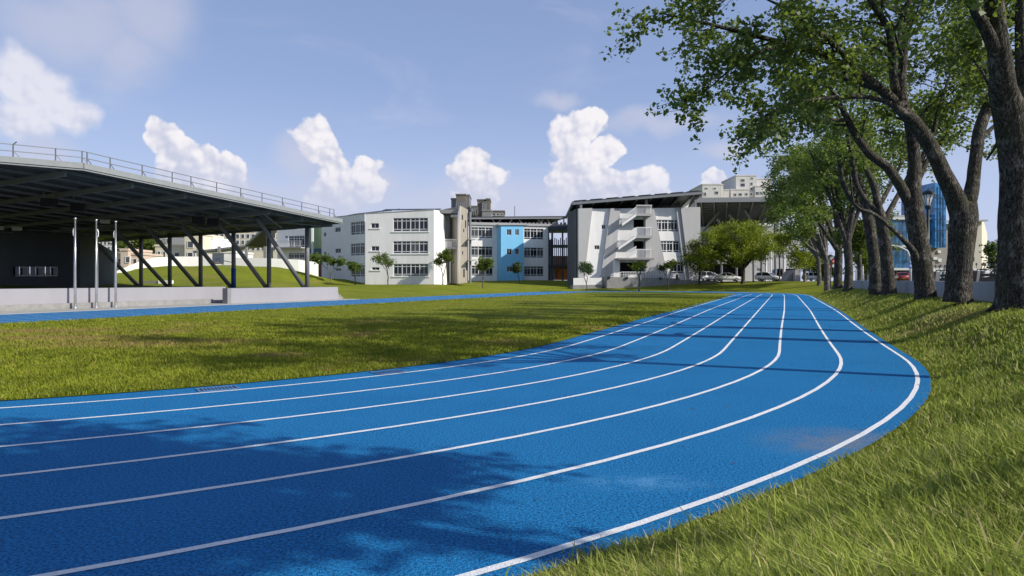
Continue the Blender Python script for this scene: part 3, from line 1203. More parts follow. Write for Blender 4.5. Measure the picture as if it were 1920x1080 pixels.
def window(F, h, parent, bays=4, kind='band', depth=.16, frame=M_FRAME, out=0.0, fw=.09, curtain=.16):
    """a glazed window set back in an opening: frame with mullions and transoms, one pane per bay"""
    u0, z0, u1, z1 = h
    zc = (z0 + z1) / 2
    bm = bmesh.new()
    o0, o1 = out - depth, out - depth + .07
    M = Matrix((( F.t.x, F.n.x, 0, F.a.x), (F.t.y, F.n.y, 0, F.a.y), (0, 0, 1, 0), (0, 0, 0, 1)))
    H = z1 - z0
    add_box(bm, u0, u1, o0, o1, z0, z0 + fw, M)
    add_box(bm, u0, u1, o0, o1, z1 - fw, z1, M)
    add_box(bm, u0, u0 + fw, o0, o1 + .003, z0 + fw, z1 - fw, M)
    add_box(bm, u1 - fw, u1, o0, o1 + .003, z0 + fw, z1 - fw, M)
    bw = (u1 - u0) / bays
    rows = [(z0, z1)]
    if kind == 'band':
        za, zb = z0 + .17 * H, z0 + .78 * H
        for zz in (za, zb):
            add_box(bm, u0 + fw, u1 - fw, o0, o1 - .004, zz - fw * .55, zz + fw * .55, M)
    for k in range(1, bays):
        uc = u0 + bw * k
        ww = fw * .8
        add_box(bm, uc - ww, uc + ww, o0, o1 + .006, z0 + fw, z1 - fw, M)
    for k in range(bays):
        uc = u0 + bw * (k + .5)
        lo = z0 + .17 * H if kind == 'band' else z0 + fw
        if bw > .7:
            add_box(bm, uc - fw * .33, uc + fw * .33, o0, o1 - .012, lo, z1 - fw, M)
    wn_ = wpart('window', bm, frame, parent)
    bm = bmesh.new()
    for k in range(bays):
        bm = bmesh.new()
        add_box(bm, u0 + bw * k + .01, u0 + bw * (k + 1) - .01, o0 - .02, o0 + .015, z0 + .02, z1 - .02, M)
        wpart('pane', bm, M_GLASS2 if WR.random() < curtain else M_GLASS, wn_)
    return wn_


F1 = Facade(-330, 66, 150, 66, 1.0, 6.7)
hol = [F1.rect(24, 500, 33.5, 518), F1.rect(36, 500, 53, 518), F1.rect(54, 500, 64, 518), F1.rect(66, 500, 82, 518), F1.rect(83, 500, 92, 518), F1.rect(94, 500, 108, 518)]
hh = [(hol[0][0], hol[0][1], hol[-1][2], hol[0][3])]
bm = bmesh.new()
holed_wall(bm, F1, 0, .9, F1.w, 7.2, hh, .2)
wpart('wall', bm, M_DARKW, stg)
bm = bmesh.new()
for i, h in enumerate(hol):
    pass
u0, z0, u1, z1 = hh[0]
wb = bmesh.new()
MF = Matrix(((F1.t.x, F1.n.x, 0, F1.a.x), (F1.t.y, F1.n.y, 0, F1.a.y), (0, 0, 1, 0), (0, 0, 0, 1)))
for i, h in enumerate(hol):
    if i % 2 == 1:
        for bx in ((h[0], h[0] + .1, z0, z1), (h[2] - .1, h[2], z0, z1), (h[0] + .1, h[2] - .1, z0, z0 + .1), (h[0] + .1, h[2] - .1, z1 - .1, z1)):
            add_box(wb, bx[0], bx[1], -.12, -.04, bx[2], bx[3], MF)
add_box(wb, u0, u1, -.16, -.13, z0, z0 + .05, MF)
M_ALU = mat('aluminium_frame', (0.32, 0.33, 0.34), 0.4, 0.05, 3.0, metal=0.4)
wst = wpart('window', wb, M_ALU, stg)
for i, h in enumerate(hol):
    pb = bmesh.new()
    add_box(pb, h[0] + .02, h[2] - .02, -.2, -.17, z0, z1, MF)
    wpart('pane', pb, M_GLASS, wst)
F2 = Facade(150, 66, 214, 73.6, 1.0, 6.0)
bm = bmesh.new()
poly = [F2.pt(0, .9), F2.pt(F2.w, .9), F2.pt(F2.w, F2.uz(213, 473)[1]), F2.pt(F2.w * .55, F2.uz(186, 456)[1]), F2.pt(0, F2.uz(150, 440)[1])]
add_prism(bm, poly, -F2.n * .3)
wpart('side_wall', bm, mat('dark_green_grey_wall', (0.095, 0.110, 0.110), 0.85, 0.15, 0.7), stg)

# hanging loudspeakers and floodlights under the roof
for px, py, D, lab in ((92, 346, 44, 'black loudspeaker under the canopy roof nearest the roof corner on the left'), (147, 354, 46, 'black loudspeaker under the canopy behind the roof kink'),
                       (372, 389, 52, 'left one of the loudspeaker pair hung under the middle of the canopy'), (400, 394, 53, 'right one of the loudspeaker pair hung under the middle of the canopy')):
    p = P(px, py, D)
    la, al = W2L(p.x, p.y)
    p.z = roof_z(la, al) - .75
    sp = thing('loudspeaker', lab, 'loudspeaker', p, 0.3, 'loudspeakers hung under the canopy')
    bm = bmesh.new()
    add_prism(bm, [(-.42, -.3, -.28), (.42, -.3, -.28), (.42, -.2, .28), (-.42, -.2, .28)], Vector((0, .5, .04)))
    part('cabinet', bm, M_BLACK, sp)
    bm = bmesh.new()
    for sx in (-.3, .3):
        add_bar(bm, (sx, 0, .2), (sx, 0, .8), .04)
    part('hanger', bm, M_STEEL, sp)
for px, py, D, lab in ((165, 410, 58, 'white floodlight under the canopy between the first and second flagpole tops'), (197, 415.5, 58, 'white floodlight under the canopy between the second and third flagpole tops'),
                       (32, 429, 60, 'white floodlight high on the charcoal store house wall'), (-2, 428, 60, 'white floodlight cut by the left edge of the photo')):
    p = P(px, py, D)
    fl = thing('floodlight', lab, 'floodlight', p, .25, 'floodlights under the canopy')
    bm = bmesh.new()
    add_prism(bm, [(-.36, -.05, -.17), (.36, -.05, -.17), (.40, -.12, .17), (-.40, -.12, .17)], Vector((0, .16, .03)))
    part('housing', bm, M_LAMPW, fl)
    bm = bmesh.new()
    add_bar(bm, (0, .06, .1), (0, .3, 1.3), .05)
    part('bracket', bm, M_STEEL, fl)

# basketball hoop behind the columns
p = P(409, 537, 78)
hp = thing('basketball_hoop', 'grey backboard of a basketball hoop seen between the slanting columns', 'basketball hoop', (p.x, p.y, gz(p.x, p.y)))
zb = P(409, 495, 78).z - gz(p.x, p.y)
M_BOARD = mat('grey_backboard', (0.12, 0.14, 0.16), 0.4)
bm = bmesh.new()
add_box(bm, -.68, .68, -.03, .03, zb, zb + 1.3)
part('backboard', bm, M_BOARD, hp)
bm = bmesh.new()
for bx in ((-.22, .22, .2, .25), (-.22, .22, .62, .67), (-.22, -.17, .25, .62), (.17, .22, .25, .62)):
    add_box(bm, bx[0], bx[1], -.045, -.031, zb + bx[2], zb + bx[3])
part('target_square', bm, M_BLUEPAD, hp)
bm = bmesh.new()
ringp = [(.23 * math.cos(a), -.3 + .23 * math.sin(a), zb + .18) for a in np.linspace(0, 2 * PI, 15)]
add_tube(bm, ringp, .015, 6)
part('rim', bm, M_ORANGE, hp)
bm = bmesh.new()
add_bar(bm, (.0, .05, zb + .5), (1.5, .5, zb + .2), .12)
add_bar(bm, (.0, .05, zb + .2), (1.5, .5, zb - .6), .08)
add_bar(bm, (1.5, .5, -.1), (1.5, .5, zb + .3), .16)
part('post', bm, M_STEEL, hp)
# ------------------------------------------------------------------ school buildings
M_ROOFD = mat('solar_roof_sheet', (0.035, 0.04, 0.05), 0.45, 0.15, 2.0)
M_TRUSS = mat('truss_steel', (0.20, 0.21, 0.225), 0.5, 0.08, 4.0)
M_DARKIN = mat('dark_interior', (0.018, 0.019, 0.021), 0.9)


def body_box(F, u0, u1, z0, z1, depth, m, parent, name='wall', front=-0.25):
    """the block behind a facade"""
    bm = bmesh.new()
    M = Matrix(((F.t.x, F.n.x, 0, F.a.x), (F.t.y, F.n.y, 0, F.a.y), (0, 0, 1, 0), (0, 0, 0, 1)))
    add_box(bm, u0, u1, -depth, front, z0, z1, M)
    return wpart(name, bm, m, parent)


def shell(F, u0, z0, u1, z1, holes, depth, m, parent, thick=.22):
    """facade with openings + side, top and back faces, dark room behind the glass"""
    bm = bmesh.new()
    holed_wall(bm, F, u0, z0, u1, z1, holes, thick)
    c = [(u0, 0), (u1, 0), (u1, -depth), (u0, -depth)]
    for k in range(1, 4):
        (ua, oa), (ub, ob) = c[k], c[(k + 1) % 4]
        bm.faces.new([bm.verts.new(F.pt(ua, z0, oa)), bm.verts.new(F.pt(ub, z0, ob)), bm.verts.new(F.pt(ub, z1, ob)), bm.verts.new(F.pt(ua, z1, oa))])
    bm.faces.new([bm.verts.new(F.pt(u, z1, o)) for u, o in c])
    return wpart('wall', bm, m, parent)


# ---- block one: white three-storey block left of the middle
D1L, D1R = 104.4, 103.4
FA = Facade(684.7, D1L, 813.5, D1R, .4, 0)
zt = FA.uz(690, 401)[1]
ztr = FA.uz(812, 393.6)[1]
b1 = thing('school_block', 'white three-storey school block with tall four-bay windows beside the canopy', 'building', (FA.a.x, FA.a.y, .9))
big = [FA.rect(737, 408.5, 802.5, 434), FA.rect(737, 452, 802.5, 475.5), FA.rect(737.5, 494.5, 803, 518)]
sml = [FA.rect(695.5, 418.5, 710.5, 428), FA.rect(696, 461.5, 711, 470.5), FA.rect(697, 501, 711.5, 506.5)]
shell(FA, 0, .2, FA.w, zt, big + sml, 14, M_WHITE, b1)
for h in big:
    window(FA, h, b1, 4)
for h in sml:
    window(FA, h, b1, 1, 'plain', fw=.07)
# thin sills and a coping
for h in big + sml:
    bm = bmesh.new()
    M = Matrix(((FA.t.x, FA.n.x, 0, FA.a.x), (FA.t.y, FA.n.y, 0, FA.a.y), (0, 0, 1, 0), (0, 0, 0, 1)))
    add_box(bm, h[0] - .25, h[2] + .25, -.02, .10, h[1] - .14, h[1], M)
    wpart('window_sill', bm, M_WHITE, b1)
bm = bmesh.new()
add_prism(bm, [FA.pt(0, zt + .001), FA.pt(FA.w, zt + .001), FA.pt(FA.w, ztr)], -FA.n * 14)
wpart('sloped_parapet', bm, M_WHITE, b1)
bm = bmesh.new()
add_bar(bm, FA.pt(-.05, zt + .06, -.15), FA.pt(FA.w + .05, ztr + .06, -.15), .42, .10)
wpart('coping', bm, M_GREYP, b1)
# solar panels on the roof
for k in range(6):
    bm = bmesh.new()
    u = 2.2 + k * 1.55
    add_prism(bm, [FA.pt(u, ztr + .2, -2), FA.pt(u + 1.45, ztr + .2, -2), FA.pt(u + 1.45, ztr + .6, -4), FA.pt(u, ztr + .6, -4)], Vector((0, 0, .06)))
    add_bar(bm, FA.pt(u + .7, zt, -3), FA.pt(u + .7, zt + .6, -3), .06)
    wpart('solar_panel', bm, M_ROOFD, b1)
# slanted buttress side
FB = Facade(813.5, D1R, 838, D1R + 5.5, .4, 0)
bm = bmesh.new()
poly = [FB.pt(0, .2, .01), FB.px(838, 533, .01), FB.px(833, 436, .01), FB.px(823.5, 394.5, .01), FB.pt(0, ztr, .01)]
add_prism(bm, poly, -FB.n * .35)
wpart('slanted_side_wall', bm, M_WHITE, b1)
# set-back wing to the left
FC = Facade(603, 117, 684.0, 108.6, .4, 0)
zt2 = FC.uz(660, 404)[1]
win = [FC.rect(657.5, 415.5, 683.6, 440), FC.rect(657.5, 456, 683.6, 479.5), FC.rect(657.5, 497, 683.6, 519)]
w2_ = [FC.rect(628, 426.5, 638.5, 435), FC.rect(628.5, 466, 639, 474.5), FC.rect(629, 503, 639.5, 508), FC.rect(607, 436, 611.5, 443.5), FC.rect(607.5, 472, 612, 478)]
wg = thing('school_wing', 'white set-back wing with a dark red door, between the canopy and the tall-windowed block', 'building', (FC.a.x, FC.a.y, 1.0))
shell(FC, 0, .4, FC.w, zt2, win + w2_, 12, M_WHITE, wg)
for h in win:
    window(FC, h, wg, 3)
for h in w2_:
    window(FC, h, wg, 1, 'plain', fw=.06)
bm = bmesh.new()
MC = Matrix(((FC.t.x, FC.n.x, 0, FC.a.x), (FC.t.y, FC.n.y, 0, FC.a.y), (0, 0, 1, 0), (0, 0, 0, 1)))
add_box(bm, 0, FC.w, -.4, .04, zt2, zt2 + .12, MC)
wpart('coping', bm, M_GREYP, wg)
for k in range(6):
    bm = bmesh.new()
    u = 5 + k * 2.1
    add_prism(bm, [FC.pt(u, zt2 + .3, -1.5), FC.pt(u + 1.9, zt2 + .3, -1.5), FC.pt(u + 1.9, zt2 + .8, -3.5), FC.pt(u, zt2 + .8, -3.5)], Vector((0, 0, .06)))
    add_bar(bm, FC.pt(u + .9, zt2, -2.5), FC.pt(u + .9, zt2 + .6, -2.5), .06)
    wpart('solar_panel', bm, M_ROOFD, wg)
# green / blue panel wall and red door left of the wing
FD = Facade(577, 126, 604.5, 122, .4, 0)
bm = bmesh.new()
add_prism(bm, [FD.px(577, 525), FD.px(604.4, 525), FD.px(604.4, 466), FD.px(577, 466)], -FD.n * .4)
wpart('blue_wall', bm, mat('dull_blue_wall', (0.06, 0.12, 0.20), 0.8), wg)
bm = bmesh.new()
add_prism(bm, [FD.px(577, 465.9), FD.px(604.4, 465.9), FD.px(604.4, 420), FD.px(577, 420)], -FD.n * .4)
wpart('green_wall', bm, mat('pale_green_wall', (0.30, 0.40, 0.22), 0.8), wg)
bm = bmesh.new()
add_prism(bm, [FD.px(594.5, 521, .06), FD.px(603, 521, .06), FD.px(603, 494, .06), FD.px(594.5, 494, .06)], -FD.n * .05)
wpart('door', bm, mat('dark_red_door', (0.10, 0.02, 0.025), 0.6), wg)

# ---- stair link and beige tower
FL = Facade(818, 112, 862, 112, .4, 0)
lk = thing('stair_link', 'recessed stair hall with a white balcony between the white block and the beige tower', 'building', (FL.a.x, FL.a.y, 1.0))
bm = bmesh.new()
add_prism(bm, [FL.px(812, 533, -4), FL.px(864, 533, -4), FL.px(864, 400, -4), FL.px(812, 400, -4)], -FL.n * .3)
wpart('back_wall', bm, M_GREYD, lk)
bm = bmesh.new()
add_prism(bm, [FL.px(823, 464, -1), FL.px(845, 464, -1), FL.px(840, 402, -1), FL.px(823, 402, -1)], -FL.n * .3)
wpart('inner_wall', bm, M_GREYP, lk)
bm = bmesh.new()
add_prism(bm, [FL.px(826, 530, -3.4), FL.px(859, 530, -3.4), FL.px(859, 466, -3.4), FL.px(826, 466, -3.4)], -FL.n * .3)
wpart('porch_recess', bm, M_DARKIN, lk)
for y0, y1, x0, x1, mt, nm in ((464.0, 467.5, 821, 858, M_GREYP, 'balcony_slab'), (394.5, 401, 818, 862, M_GREYD, 'canopy_slab'), (404, 408, 846, 862, M_GREYP, 'canopy_slab')):
    bm = bmesh.new()
    add_prism(bm, [FL.px(x0, y1, 1.2), FL.px(x1, y1, 1.2), FL.px(x1, y0, 1.2), FL.px(x0, y0, 1.2)], -FL.n * 5.0)
    wpart(nm, bm, mt, lk)
bm = bmesh.new()
ua, ub = FL.uz(821, 450)[0], FL.uz(857.5, 450)[0]
za, zb_ = FL.uz(840, 463.9)[1], FL.uz(840, 449.5)[1]
for k in range(22):
    u = ua + (ub - ua) * k / 21
    add_bar(bm, FL.pt(u, za, 1.1), FL.pt(u, zb_, 1.1), .05)
add_bar(bm, FL.pt(ua, zb_, 1.1), FL.pt(ub, zb_, 1.1), .09)
add_prism(bm, [FL.px(827, 463.9, 1.0), FL.px(848, 463.9, 1.0), FL.px(848, 453, 1.0), FL.px(827, 453, 1.0)], -FL.n * .06)
wpart('balcony_railing', bm, M_WHITE, lk)
for x in (843, 849, 853.5):
    bm = bmesh.new()
    add_bar(bm, FL.px(x, 531, -1), FL.px(x, 490 if x > 845 else 466, -1), .3)
    wpart('column', bm, M_WHITE, lk)
bm = bmesh.new()
add_bar(bm, FL.px(842.5, 449, -.5), FL.px(842.5, 404, -.5), .28)
wpart('dark_column', bm, M_STEELD, lk)

FT = Facade(862.0, 110.0, 877.5, 110.7, .4, 0)
tw = thing('beige_tower', 'narrow beige stair tower with a slanted top and slot windows', 'tower', (FT.a.x, FT.a.y, 1.0))
bm = bmesh.new()
poly = [FT.px(862, 531.5), FT.px(877.5, 530), FT.px(877.5, 393), FT.px(863, 385.5)]
add_prism(bm, poly, -FT.n * 4.5)
wpart('wall', bm, M_BEIGE, tw)
FT2 = Facade(857.5, 110.6, 862, 109.9, .4, 0)
bm = bmesh.new()
add_prism(bm, [FT2.px(857.5, 531.5), FT2.px(862, 531.5), FT2.px(862.6, 385.6), FT2.px(858.5, 399)], Vector((.2, 3, 0)))
wpart('side_fin', bm, M_WHITE, tw)
for x, y, w_, h_ in ((867, 407.5, 2, 9), (873, 420, 1.8, 14), (869.5, 432, 1.6, 6), (867.5, 474, 1.6, 6), (873.5, 458, 1.6, 8), (875, 500, 2.5, 14), (870, 512, 2.5, 16)):
    bm = bmesh.new()
    add_prism(bm, [FT.px(x - w_ / 2, y + h_ / 2, .02), FT.px(x + w_ / 2, y + h_ / 2, .02), FT.px(x + w_ / 2, y - h_ / 2, .02), FT.px(x - w_ / 2, y - h_ / 2, .02)], -FT.n * .1)
    wpart('slot_window', bm, M_GLASS, tw)
bm = bmesh.new()
for y in (449, 488):
    add_prism(bm, [FT.px(876, y + 1.4, 1.4), FT.px(887, y + 1.4, 1.4), FT.px(887, y - 1, 1.4), FT.px(876, y - 1, 1.4)], -FT.n * 2.5)
wpart('ledge', bm, M_GREYP, tw)
bm = bmesh.new()
add_tube(bm, [FT.px(880.5, 531, .2), FT.px(880.5, 398, .2)], .22, 8)
wpart('drain_pipe', bm, M_STEEL, tw)

# ---- middle building with the sky-blue tower
DM = 136.0
FM = Facade(878, DM - 1.8, 1029, DM + 2.2, .4, 0)
zM = FM.uz(1000, 421.5)[1]
mb = thing('school_building', 'white school building with a sky-blue middle bay under a dark solar canopy', 'building', (FM.a.x, FM.a.y, 1.5))
lw = [FM.rect(883.5, 426, 923.5, 446.5), FM.rect(883.5, 462, 923.5, 482), FM.rect(884, 498, 924, 517.5)]
rw = [FM.rect(982.4, 428.6, 1019, 449), FM.rect(982.4, 464, 1019, 483.5), FM.rect(982.4, 499, 1019, 518)]
shell(FM, 0, .8, FM.w, zM, lw + rw, 13, M_WHITE, mb)
for h in lw + rw:
    window(FM, h, mb, 3, curtain=.3)
zB, zBt = 1.0, FM.uz(960, 424)[1]
FBl = Facade(939.5, DM - 2.8, 981.8, DM - 1.7, 0, 0)
bh = [FBl.rect(950, 430, 958.8, 441), FBl.rect(965.5, 430, 973, 441), FBl.rect(950, 466.5, 959.5, 477.5), FBl.rect(965.8, 466.5, 973.4, 477.5), FBl.rect(950.3, 499.5, 960, 510), FBl.rect(966, 500, 974, 510)]
bm = bmesh.new()
holed_wall(bm, FBl, 0, zB, FBl.w, zBt, bh, .2)
bm.faces.new([bm.verts.new(FBl.pt(u, zBt, o)) for u, o in ((0, 0), (FBl.w, 0), (FBl.w, -2.62), (0, -2.62))])
bm.faces.new([bm.verts.new(FBl.pt(FBl.w, z, o)) for z, o in ((zB, 0), (zBt, 0), (zBt, -2.62), (zB, -2.62))])
blw = wpart('blue_bay', bm, M_SKYBLUE, mb)
for h in bh:
    window(FBl, h, mb, 1, 'plain', fw=.08)
FBs = Facade(931, DM + .02, 939.5, DM - 2.82, 0, 0)
bm = bmesh.new()
add_prism(bm, [FBs.pt(0, zB), FBs.pt(FBs.w, zB), FBs.pt(FBs.w, zBt), FBs.pt(0, zBt)], -FBs.n * .1)
wpart('blue_bay_side', bm, M_SKYBLUE, mb)
bm = bmesh.new()
add_prism(bm, [FM.px(929, 424.2, 2.8), FM.px(984, 424.2, 2.8), FM.px(984, 421.8, 2.8), FM.px(929, 421.8, 2.8)], -FM.n * 4)
wpart('parapet_slab', bm, M_GREYP, mb)
bm = bmesh.new()
add_prism(bm, [FM.px(878, 421.4, .3), FM.px(1066, 425, .3), FM.px(1066, 421, .3), FM.px(878, 416.5, .3)], -FM.n * 6)
wpart('gutter_beam', bm, M_GREYP, mb)
# solar canopy on trusses
bm = bmesh.new()
poly = [FM.px(879, 408.5, 1.5), FM.px(1064, 409, 1.5), FM.px(1064, 403.2, 1.5), FM.px(879, 407.3, 1.5)]
add_prism(bm, [FM.px(879, 409.5, -.5), FM.px(1064, 408.5, -.5), FM.px(1064, 404.5, -.5), FM.px(879, 406, -.5)], -FM.n * 13)
wpart('solar_canopy', bm, M_ROOFD, mb)
bm = bmesh.new()
add_bar(bm, FM.px(879, 409.4, -.4), FM.px(1064, 408.4, -.4), .28)
wpart('canopy_edge', bm, M_TRUSS, mb)
for x0, x1 in ((930, 925), (934, 942), (956, 963), (981, 975), (1016, 1021), (1033, 1029), (1040, 1049), (1020, 1010), (1060, 1060), (905, 900), (890, 895)):
    bm = bmesh.new()
    add_bar(bm, FM.px(x0, 420, -1), FM.px(x1, 409.2, -1), .24)
    wpart('truss_strut', bm, M_TRUSS, mb)
for x in np.arange(882, 1062, 7.4):
    bm = bmesh.new()
    add_bar(bm, FM.px(x, 420.5, .0), FM.px(x, 417.2, .0), .45, .3)
    wpart('purlin_end', bm, M_TRUSS, mb)
bm = bmesh.new()
add_bar(bm, FM.px(971.5, 405, -3), FM.px(971.5, 383.5, -3), .14)
wpart('lightning_rod', bm, M_STEEL, mb)
bm = bmesh.new()
add_prism(bm, [FM.px(880, 419.5, -6), FM.px(1062, 419.5, -6), FM.px(1062, 409, -6), FM.px(880, 409, -6)], -FM.n * .3)
wpart('plant_screen', bm, M_STEELD, mb)

# ---- dark steel link with louvre fins and orange wall
FG = Facade(1027.5, 138, 1070, 138, 0, 0)
lf = thing('louvre_link', 'dark steel walkway link with vertical fins and an orange wall at its foot', 'building', (FG.a.x, FG.a.y, 1.0))
for x, w_ in ((1035.5, 3.6), (1055, 3), (1066.5, 2.6), (1029, 2)):
    bm = bmesh.new()
    add_prism(bm, [FG.px(x - w_ / 2, 527), FG.px(x + w_ / 2, 527), FG.px(x + w_ / 2, 424), FG.px(x - w_ / 2, 424)], -FG.n * .5)
    wpart('column', bm, M_STEELD, lf)
for y0, y1 in ((424, 432.5), (459, 462), (497, 501)):
    bm = bmesh.new()
    add_prism(bm, [FG.px(1027.5, y1, .1), FG.px(1068, y1, .1), FG.px(1068, y0, .1), FG.px(1027.5, y0, .1)], -FG.n * 7)
    wpart('floor_slab', bm, M_STEELD, lf)
for k in range(11):
    x = 1029.5 + k * 3.55
    bm = bmesh.new()
    add_prism(bm, [FG.px(x - .85, 497, .45), FG.px(x + .85, 497, .45), FG.px(x + .85, 446 + (k % 3) * 2, .45), FG.px(x - .85, 446 + (k % 3) * 2, .45)], -FG.n * .3)
    wpart('fin', bm, M_STEELD, lf)
bm = bmesh.new()
add_prism(bm, [FG.px(1043, 525, -5), FG.px(1070, 525, -5), FG.px(1070, 478, -5), FG.px(1043, 478, -5)], -FG.n * .3)
wpart('orange_wall', bm, M_ORANGE, lf)
bm = bmesh.new()
add_prism(bm, [FG.px(1034, 525, -5), FG.px(1042.8, 525, -5), FG.px(1042.8, 478, -5), FG.px(1034, 478, -5)], -FG.n * .3)
wpart('pale_wall', bm, mat('pale_blue_wall', (.35, .45, .55), .8), lf)
for x0, x1, y0, y1 in ((1044.5, 1049, 507, 521), (1058, 1061, 508, 521)):
    bm = bmesh.new()
    add_prism(bm, [FG.px(x0, y1, -4.9), FG.px(x1, y1, -4.9), FG.px(x1, y0, -4.9), FG.px(x0, y0, -4.9)], -FG.n * .08)
    wpart('door', bm, mat('orange_door', (.55, .15, .05), .6), lf)
bm = bmesh.new()
add_prism(bm, [FG.px(1029, 527, -6), FG.px(1036, 527, -6), FG.px(1036, 446, -6), FG.px(1029, 446, -6)], -FG.n * .3)
wpart('shade_wall', bm, M_DARKW, lf)

# ---- big white building with folded facade and outside stair
DW = 121.0
FW = Facade(1083, DW - 1.2, 1310, DW + 1.2, 0, 0)
WB = thing('stair_building', 'white folded-facade building with an outside stair and a raised dark roof', 'building', (FW.a.x, FW.a.y, .8))
zW = FW.uz(1083, 391.8)[1]
wn1 = [FW.rect(1127.8, 421.6, 1135.6, 429.4), FW.rect(1114.5, 460, 1124, 467.8)]
wr = [FW.rect(1229, 412, 1276, 434.5), FW.rect(1238.5, 451.5, 1285, 473.5), FW.rect(1257, 491, 1296, 513)]
dk = [FW.rect(1188, 411.5, 1207.5, 427), FW.rect(1188, 452, 1207.5, 467.5), FW.rect(1159.5, 492, 1207.5, 515.5)]
shell(FW, 0, .0, FW.w, zW, wn1 + wr + dk, 8, M_WHITE, WB)
for h in wn1:
    window(FW, h, WB, 1, 'plain', fw=.07)
for h, nb in zip(wr, (4, 4, 3)):
    window(FW, h, WB, nb, depth=.2, fw=.11)
for h in dk:
    bm = bmesh.new()
    MW = Matrix(((FW.t.x, FW.n.x, 0, FW.a.x), (FW.t.y, FW.n.y, 0, FW.a.y), (0, 0, 1, 0), (0, 0, 0, 1)))
    add_box(bm, h[0] - .1, h[2] + .1, -2.5, -2.3, h[1] - .1, h[3] + .1, MW)
    add_box(bm, h[0] - .1, h[2] + .1, -2.29, -.3, h[3] + .02, h[3] + .1, MW)
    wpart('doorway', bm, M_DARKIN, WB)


bm = bmesh.new()
add_prism(bm, [FW.pt(.05, zW + .002), FW.pt(FW.w - .05, zW + .002), FW.px(1309.5, 389.2)], -FW.n * 5)
wpart('sloped_parapet', bm, M_WHITE, WB)


M_PANEL = mat('folded_panel_shade', (0.43, 0.425, 0.43), 0.85, 0.06, 0.8, var2=0.12, stretch=(1, 1, 0.3))  # grey puts the shade of facets turned from the sun into the colour


def panel(name, pts, out, m, depth=None, label=None):
    bm = bmesh.new()
    add_prism(bm, [FW.px(x, y, out) for x, y in pts], -FW.n * (out if depth is None else depth))
    return wpart(name, bm, m, WB, label=label)


panel('folded_panel', [(1083, 536), (1092.5, 536), (1109, 391), (1083, 391.8)], .75, M_PANEL)
panel('folded_rib', [(1123, 536), (1131, 536), (1150.5, 391.4), (1143.5, 391.4)], .55, M_PANEL)
panel('folded_panel', [(1131.2, 531), (1148, 531), (1163, 391.2), (1150.7, 391.3)], .25, M_PANEL)
panel('folded_panel', [(1208, 531), (1251.5, 531), (1223.5, 390.6), (1208, 390.8)], .8, M_PANEL)
panel('folded_panel', [(1291, 530), (1310, 530), (1310, 389), (1273.5, 389.6)], .8, M_PANEL)
panel('folded_rib', [(1283.5, 530), (1290.8, 530), (1273.3, 389.7), (1265.8, 389.9)], .5, M_PANEL)
# raised dark roof on short columns
zr0, zr1 = P(1073, 377.5, DW - 1.7).z, P(1316, 357.5, DW - 1.7).z
xr0, xr1 = P(1073, 377, DW - 1.7).x, P(1316, 357, DW - 1.7).x
bm = bmesh.new()
yb = DW + 19
rp_ = [Vector((xr0, DW - 1.7, zr0)), Vector((xr1, DW - 1.7, zr1)), Vector((xr1 + 2, yb, zr1 - 1.2)), Vector((P(1061, 404, yb).x, yb, P(1061, 404, yb).z))]
add_prism(bm, [p - Vector((0, 0, .38)) for p in rp_], Vector((0, 0, .37)))
wpart('roof', bm, M_ROOFD, WB)
for a, b in ((rp_[0], rp_[1]), (rp_[3], rp_[0]), (rp_[1], rp_[2])):
    bm = bmesh.new()
    add_bar(bm, a - Vector((0, 0, .42)), b - Vector((0, 0, .42)), .3, .42)
    wpart('roof_edge', bm, M_TRUSS, WB)
for k in range(9):
    bm = bmesh.new()
    f = (k + .5) / 9
    add_bar(bm, rp_[0].lerp(rp_[1], f) - Vector((0, 0, .55)), rp_[3].lerp(rp_[2], f) - Vector((0, 0, .55)), .2, .35)
    wpart('roof_rafter', bm, M_STEEL, WB)
bm = bmesh.new()
for k in range(8):
    f0 = k / 8 + .015
    f1 = (k + 1) / 8 - .015
    q = [rp_[0].lerp(rp_[1], f0), rp_[0].lerp(rp_[1], f1), rp_[3].lerp(rp_[2], f1), rp_[3].lerp(rp_[2], f0)]
    q = [q[0].lerp(q[3], .02), q[1].lerp(q[2], .02), q[2], q[3]]
    add_prism(bm, [p + Vector((0, 0, .12)) for p in q], Vector((0, 0, .06)))
wpart('solar_panels', bm, M_ROOFD, WB)
for x, y0 in ((1088.5, 378), (1210.5, 370), (1302, 362)):
    bm = bmesh.new()
    add_bar(bm, FW.px(x, 391.5, .4), FW.px(x, y0, .4), .42)
    wpart('roof_column', bm, M_TRUSS, WB)
bm = bmesh.new()
add_prism(bm, [FW.px(1085, 391, -7.5), FW.px(1305, 391, -8), FW.px(1305, 366, -8), FW.px(1085, 382, -8)], -FW.n * .3)
wpart('attic_screen', bm, M_STEELD, WB)
bm = bmesh.new()
add_prism(bm, [FW.px(1280, 389, -1), FW.px(1293, 388, -1), FW.px(1300, 374, -1), FW.px(1296, 372, -1)], -FW.n * .2)
wpart('roof_tarpaulin', bm, M_WHITE, WB)
# left return wall with dark vertical fins
FWl = Facade(1066.8, DW + 6.9, 1083, DW - 1.2, 0, 0)
bm = bmesh.new()
add_prism(bm, [FWl.pt(0, 0, .16), FWl.pt(FWl.w - .1, 0, .16), FWl.pt(FWl.w - .1, zW, .16), FWl.pt(0, zW, .16)], -FWl.n * .12)
wpart('return_wall', bm, M_DARKW, WB)
for k in range(7):
    bm = bmesh.new()
    u = FWl.w * (k + .5) / 7
    add_bar(bm, FWl.pt(u, 0, .3), FWl.pt(u, zW, .3), .25)
    wpart('fin', bm, M_STEEL, WB)
